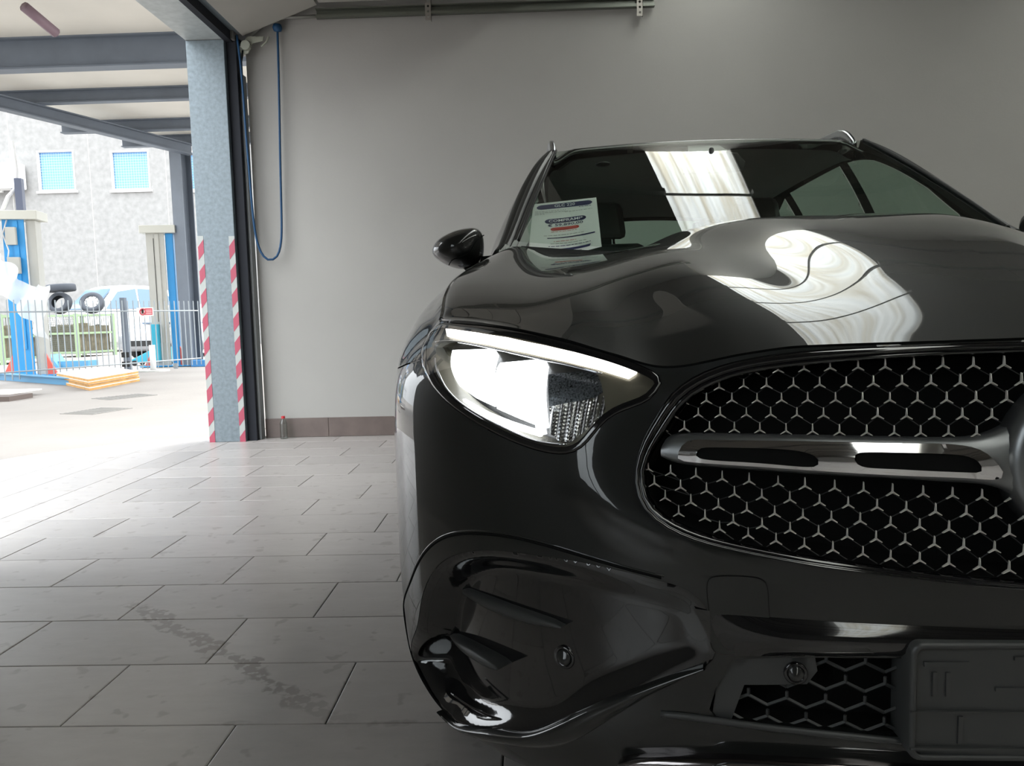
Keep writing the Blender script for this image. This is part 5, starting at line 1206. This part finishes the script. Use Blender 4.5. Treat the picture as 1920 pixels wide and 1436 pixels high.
# =================================================================== CRATES, TYRES, WHEELS
CRG = mat('green_crate_post', (.20, .27, .16), .6); CRM = mat('dark_crate_mesh', (.09, .10, .08), .7); JUNK = mat('rusty_scrap', (.16, .135, .09), .9, noise=(5, .4))
def crate(center, w, d, h, label):
    o = empty('wire_crate', (center[0], center[1], -.012), math.radians(-18)); tag(o, label, 'crate', 'wire crates of scrap')
    for sx in (-1, 1):
        for sy in (-1, 1): MB().box(sx*w/2-.045, sx*w/2+.045, sy*d/2-.045, sy*d/2+.045, 0, h).build('corner_post', CRG, o)
    for zz in (.14, h*.55, h-.05):
        MB().box(-w/2, w/2, -d/2-.02, -d/2+.02, zz-.03, zz+.03).box(-w/2, w/2, d/2-.02, d/2+.02, zz-.03, zz+.03).box(-w/2-.02, -w/2+.02, -d/2, d/2, zz-.03, zz+.03).box(w/2-.02, w/2+.02, -d/2, d/2, zz-.03, zz+.03).build('rail', CRG, o)
    ms = MB()
    for k in range(1, 22):
        x = -w/2+w*k/22; ms.box(x-.006, x+.006, -d/2-.006, -d/2+.006, .1, h-.05)
    for k in range(1, 18):
        z = .1+(h-.15)*k/18; ms.box(-w/2, w/2, -d/2-.006, -d/2+.006, z-.006, z+.006)
    for k in range(1, 16):
        y = -d/2+d*k/16; ms.box(w/2-.006, w/2+.006, y-.006, y+.006, .1, h-.05)
    ms.build('mesh_side', CRM, o)
    jm = MB(); rnd = random.Random(3)
    for k in range(26):
        x, y, z = rnd.uniform(-w*.38, w*.38), rnd.uniform(-d*.36, d*.36), rnd.uniform(.15, h-.35); a, b, c = rnd.uniform(.06, .16), rnd.uniform(.06, .16), rnd.uniform(.05, .15)
        jm.box(x-a, x+a, y-b, y+b, z, z+c)
    jm.box(-w*.44, w*.44, -d*.42, d*.42, .12, h*.72); jm.build('scrap', JUNK, o)
    return o
ca = gnd(142, 668); crate((ca[0], ca[1]+.3), 1.25, 1.3, 1.28, 'green wire crate of scrap with tyres and a wheel on top')
cb2 = gnd(2, 682); crate((cb2[0], cb2[1]+.3), 1.2, 1.2, 1.25, 'green wire crate of scrap half hidden behind the blue lift post')
def tyre(loc_, R_, W_, rot, label, rim=None):
    o = empty('car_wheel' if rim else 'tyre', loc_); tag(o, label, 'wheel' if rim else 'tyre')
    Mr = rot.to_4x4(); n = 32; pr = [(R_*.60, -W_*.42), (R_*.72, -W_*.5), (R_*.93, -W_*.48), (R_, -W_*.34), (R_, W_*.34), (R_*.93, W_*.48), (R_*.72, W_*.5), (R_*.60, W_*.42)]
    v = []; mb = MB()
    for r, h in pr: v += [tuple(Mr @ Vector((r*math.cos(2*math.pi*j/n), r*math.sin(2*math.pi*j/n), h))) for j in range(n)]
    mb.add(v, [(i*n+j, i*n+(j+1) % n, (i+1)*n+(j+1) % n, (i+1)*n+j) for i in range(len(pr)-1) for j in range(n)]); mb.build('tread', mat('worn_tyre', (.035, .04, .05), .8), o, True)
    if rim:
        rm = MB().lathe([(R_*.60, -W_*.3), (R_*.62, W_*.30), (R_*.5, W_*.34), (R_*.2, W_*.28), (0, W_*.3)], 28, Mr); rm.build('rim', mat('pale_rim', (.70, .70, .70), .4, .2), o, True)
        hm = MB()
        for k in range(9): hm.lathe([(R_*.055, W_*.30), (R_*.055, W_*.345)], 8, Mr @ Matrix.Translation((R_*.5*math.cos(k*.698), R_*.5*math.sin(k*.698), 0)))
        hm.build('vent_hole', RUBBER, o)
    return o
ty_ = ca[1]+.3; ztop = 1.27
q = at(112, 560, ty_-.2); tyre((q[0], q[1], ztop+.33), .33, .24, Matrix.Rotation(math.radians(72), 3, 'X') @ Matrix.Rotation(0, 3, 'Z'), 'bare black tyre standing on the scrap crate')
q = at(172, 556, ty_-.1); tyre((q[0], q[1], ztop+.31), .33, .22, Matrix.Rotation(math.radians(28), 3, 'Y') @ Matrix.Rotation(math.radians(58), 3, 'X'), 'tilted wheel with pale rim on the scrap crate', True)
q = at(114, 537, ty_-.15); tyre((q[0], q[1], ztop+.775), .40, .22, Matrix.Rotation(math.radians(-4), 3, 'Y'), 'black tyre lying flat above the other tyres')
# =================================================================== PARKED CARS IN THE YARD
def parked(name, loc_, rz, body, label):
    o = empty(name, loc_, rz); tag(o, label, 'car')
    prof = [(-2.1, .30), (-2.12, .62), (-2.05, .78), (-1.25, .90), (-.55, 1.36), (-.1, 1.45), (.9, 1.44), (1.55, 1.30), (2.0, .92), (2.1, .80), (2.12, .35), (1.85, .22), (-1.85, .22)]
    pr = smooth_poly(prof, 60, True); mb = MB(); lay = []
    for y, k in ((-.86, .90), (-.80, .985), (-.5, 1.0), (.5, 1.0), (.80, .985), (.86, .90)):
        c = np.array([0, .7]); r = c+(pr-c)*[min(1, k+.03), k]
        tum = np.clip((r[:, 1]-.9)/.55, 0, 1)*.16*(1 if abs(y) > .6 else .6)
        lay.append([(x, y*(1-t), z) for (x, z), t in zip(r, tum)])
    n = len(pr); mb.add([p for l in lay for p in l], [(i*n+j, i*n+(j+1) % n, (i+1)*n+(j+1) % n, (i+1)*n+j) for i in range(5) for j in range(n)]+[tuple(range(n)), tuple(5*n+j for j in range(n))[::-1]])
    mb.build('body', body, o, True)
    G_ = mat('yard_car_glass', (.10, .16, .24), .05)
    for sy in (-1, 1):
        for poly in ([(-1.0, .93), (-.50, 1.30), (.15, 1.37), (.15, .93)], [(.22, .93), (.22, 1.37), (.85, 1.36), (1.35, 1.22), (1.45, .95)]):
            MB().prism([(x, sy*(.875-.16*(z-.9)/.55), z) for x, z in poly], (0, sy*.012, 0)).build('side_glass', G_, o)
    MB().prism([(-1.24, -.68, .93), (-1.24, .68, .93), (-.62, .60, 1.34), (-.62, -.60, 1.34)], (-.02, 0, .03)).build('windscreen', G_, o)
    MB().prism([(1.60, -.58, 1.29), (1.60, .58, 1.29), (1.98, .66, .96), (1.98, -.66, .96)], (.02, 0, .03)).build('rear_glass', G_, o)
    for sx in (-1.3, 1.3):
        for sy in (-1, 1):
            w = MB().lathe([(.20, -.1), (.29, -.1), (.31, -.06), (.31, .06), (.29, .1), (.20, .1)], 24, Matrix.Translation((sx, sy*.78, .311)) @ Matrix.Rotation(math.pi/2, 4, 'X')).build('wheel', RUBBER, o, True)
            MB().lathe([(.0, -.09), (.19, -.09), (.20, .0), (.19, .09), (0, .09)], 20, Matrix.Translation((sx, sy*.795, .311)) @ Matrix.Rotation(math.pi/2, 4, 'X')).build('rim', mat('pale_rim', (.70, .70, .70), .4, .2), w)
    for sy in (-.6, .6): MB().box(-2.13, -2.0, sy-.18, sy+.18, .62, .76).build('headlamp', mat('clear_lamp', (.6, .6, .62), .2), o, bevel=.02)
    MB().box(-2.14, -2.0, -.45, .45, .36, .50).build('front_grille', RUBBER, o)
    return o
g = at(222, 600, 26.6); wc = parked('van', (g[0], 26.6, -.012), math.radians(62), mat('white_car_paint', (.70, .71, .72), .25, 0, .6), 'white van parked behind the crates and fence'); wc.scale = (1.05, 1.12, 1.58); wc['category'] = 'van'
g = gnd(335, 668); parked('hatchback_car', (g[0]+.2, g[1]+.5, -.012), math.radians(84), mat('silver_car_paint', (.40, .41, .43), .25, .4, .6), 'silver hatchback parked behind the cream lift post')
# =================================================================== BOARDS, BEAM, DRAINS
WOODE = mat('orange_board_edge', (.42, .22, .06), .7, noise=(6, .25)); BWH = mat('white_board_face', (.74, .71, .64), .6)
A, B_, C_ = gnd(168, 731), gnd(262, 713), gnd(108, 717)
ex, ey = B_-A, C_-A
for k, (du, dv, lab) in enumerate(((0, 0, 'lowest'), (.02, .03, 'second'), (-.01, .01, 'third'), (.0, .02, 'topmost'))):
    z0_ = -.012+.042*k; o = empty('wall_board', (A[0], A[1], z0_)); tag(o, ('orange edged white board, %s of the stack by the fence' % lab), 'board', 'boards stacked by the fence')
    base = [ex*du+ey*dv, ex*(1+du)+ey*dv, ex*(1+du)+ey*(1+dv), ex*du+ey*(1+dv)]
    MB().prism([(p[0], p[1], 0) for p in base], (0, 0, .034)).build('core', WOODE, o); MB().prism([(p[0], p[1], .034) for p in base], (0, 0, .007)).build('face_sheet', BWH, o)
p0, p1 = gnd(-30, 712), gnd(158, 727); be = empty('blue_beam', tuple(p0)); tag(be, 'long blue steel beam lying on the ground along the fence', 'beam')
dd_ = (p1-p0)/np.linalg.norm(p1-p0); nn_ = np.array([-dd_[1], dd_[0], 0])
local(MB().prism([tuple(p0+nn_*.10+[0, 0, .10]), tuple(p0+nn_*.25+[0, 0, .10]), tuple(p1+nn_*.25+[0, 0, .10]), tuple(p1+nn_*.10+[0, 0, .10])], (0, 0, .012)).prism([tuple(p0+nn_*.17+[0, 0, -.012]), tuple(p0+nn_*.18+[0, 0, -.012]), tuple(p1+nn_*.18+[0, 0, -.012]), tuple(p1+nn_*.17+[0, 0, -.012])], (0, 0, .112)), be).build('web_and_flange', mat('beam_blue', (.06, .22, .38), .5), be)
p0, p1 = gnd(345, 686), gnd(385, 684); o = MB().box(-.5, .9, -.12, .12, 0, .14).build('blue_sill_beam', mat('beam_blue2', (.05, .22, .5), .5), bevel=.01); o.location = (p0[0]+.75, p0[1]-.1, -.012); tag(o, 'short blue steel box lying at the foot of the canopy post', 'beam')
p0 = gnd(20, 748); o = empty('plank', (p0[0]-.5, p0[1], -.012)); tag(o, 'brown plank with a white sheet lying on the yard paving', 'plank'); MB().box(-.6, .62, -.2, .25, 0, .06).build('timber', mat('brown_plank', (.10, .075, .065), .7), o); MB().box(-.6, .42, .1, .75, .06, .075).build('white_sheet', BWH, o)
p0 = gnd(136, 688); o = empty('blue_scrap', (p0[0]-.2, p0[1]+.3, -.012)); tag(o, 'blue metal offcuts on the ground behind the fence', 'scrap metal'); MB().box(-.3, .5, -.2, .2, 0, .14).prism([(-.4, -.3, 0), (-.1, -.3, 0), (-.3, -.3, .3)], (0, .4, 0)).build('offcut', mat('beam_blue', (.06, .22, .38), .5), o)
p0 = gnd(270, 686); o = empty('trolley', (p0[0], p0[1]+.5, -.012)); tag(o, 'teal trolley jack with handle behind the fence gate', 'trolley jack')
MB().prism([(-.45, -.15, .06), (.35, -.15, .06), (.35, -.15, .42), (.15, -.15, .42), (-.45, -.15, .14)], (0, .3, 0)).build('frame', mat('teal_paint', (.03, .36, .50), .5), o, bevel=.01); MB().tube([(.3, 0, .3), (.5, 0, .62)], .02, 8).build('handle', RUBBER, o)
for sx in (-.38, .28):
    for sy in (-.17, .17): MB().lathe([(.06, -.02), (.06, .02)], 14, Matrix.Translation((sx, sy, .06)) @ Matrix.Rotation(math.pi/2, 4, 'X')).build('castor', RUBBER, o)
DRN = mat('dark_drain', (.11, .105, .10), .7)
for (pa, pb, lab) in (((180, 748), (285, 737), 'rectangular drain grate in the paving near the stacked boards'), ((135, 776), (225, 762), 'worn drain grate in the paving closest to the tiled apron')):
    a, b = gnd(*pa), gnd(*pb); c = (a+b)/2; o = empty('drain_grate', (c[0], c[1], -.012)); tag(o, lab, 'drain grate'); L_ = np.linalg.norm(b-a)*.42; an = math.atan2(b[1]-a[1], b[0]-a[0])
    o.rotation_euler = (0, 0, an); fr = MB().box(-L_, L_, -.22, -.20, 0, .006).box(-L_, L_, .20, .22, 0, .006).box(-L_, -L_+.02, -.2, .2, 0, .006).box(L_-.02, L_, -.2, .2, 0, .006); fr.build('frame', mat('worn_iron', (.21, .20, .185), .6), o)
    MB().box(-L_+.02, L_-.02, -.2, .2, 0, .001).build('pit', DRN, o)
    k = -L_+.06
    while k < L_-.03: MB().box(k, k+.022, -.2, .2, .001, .006).build('bar', mat('worn_iron', (.21, .20, .185), .6), o); k += .05
bpy.context.view_layer.update()
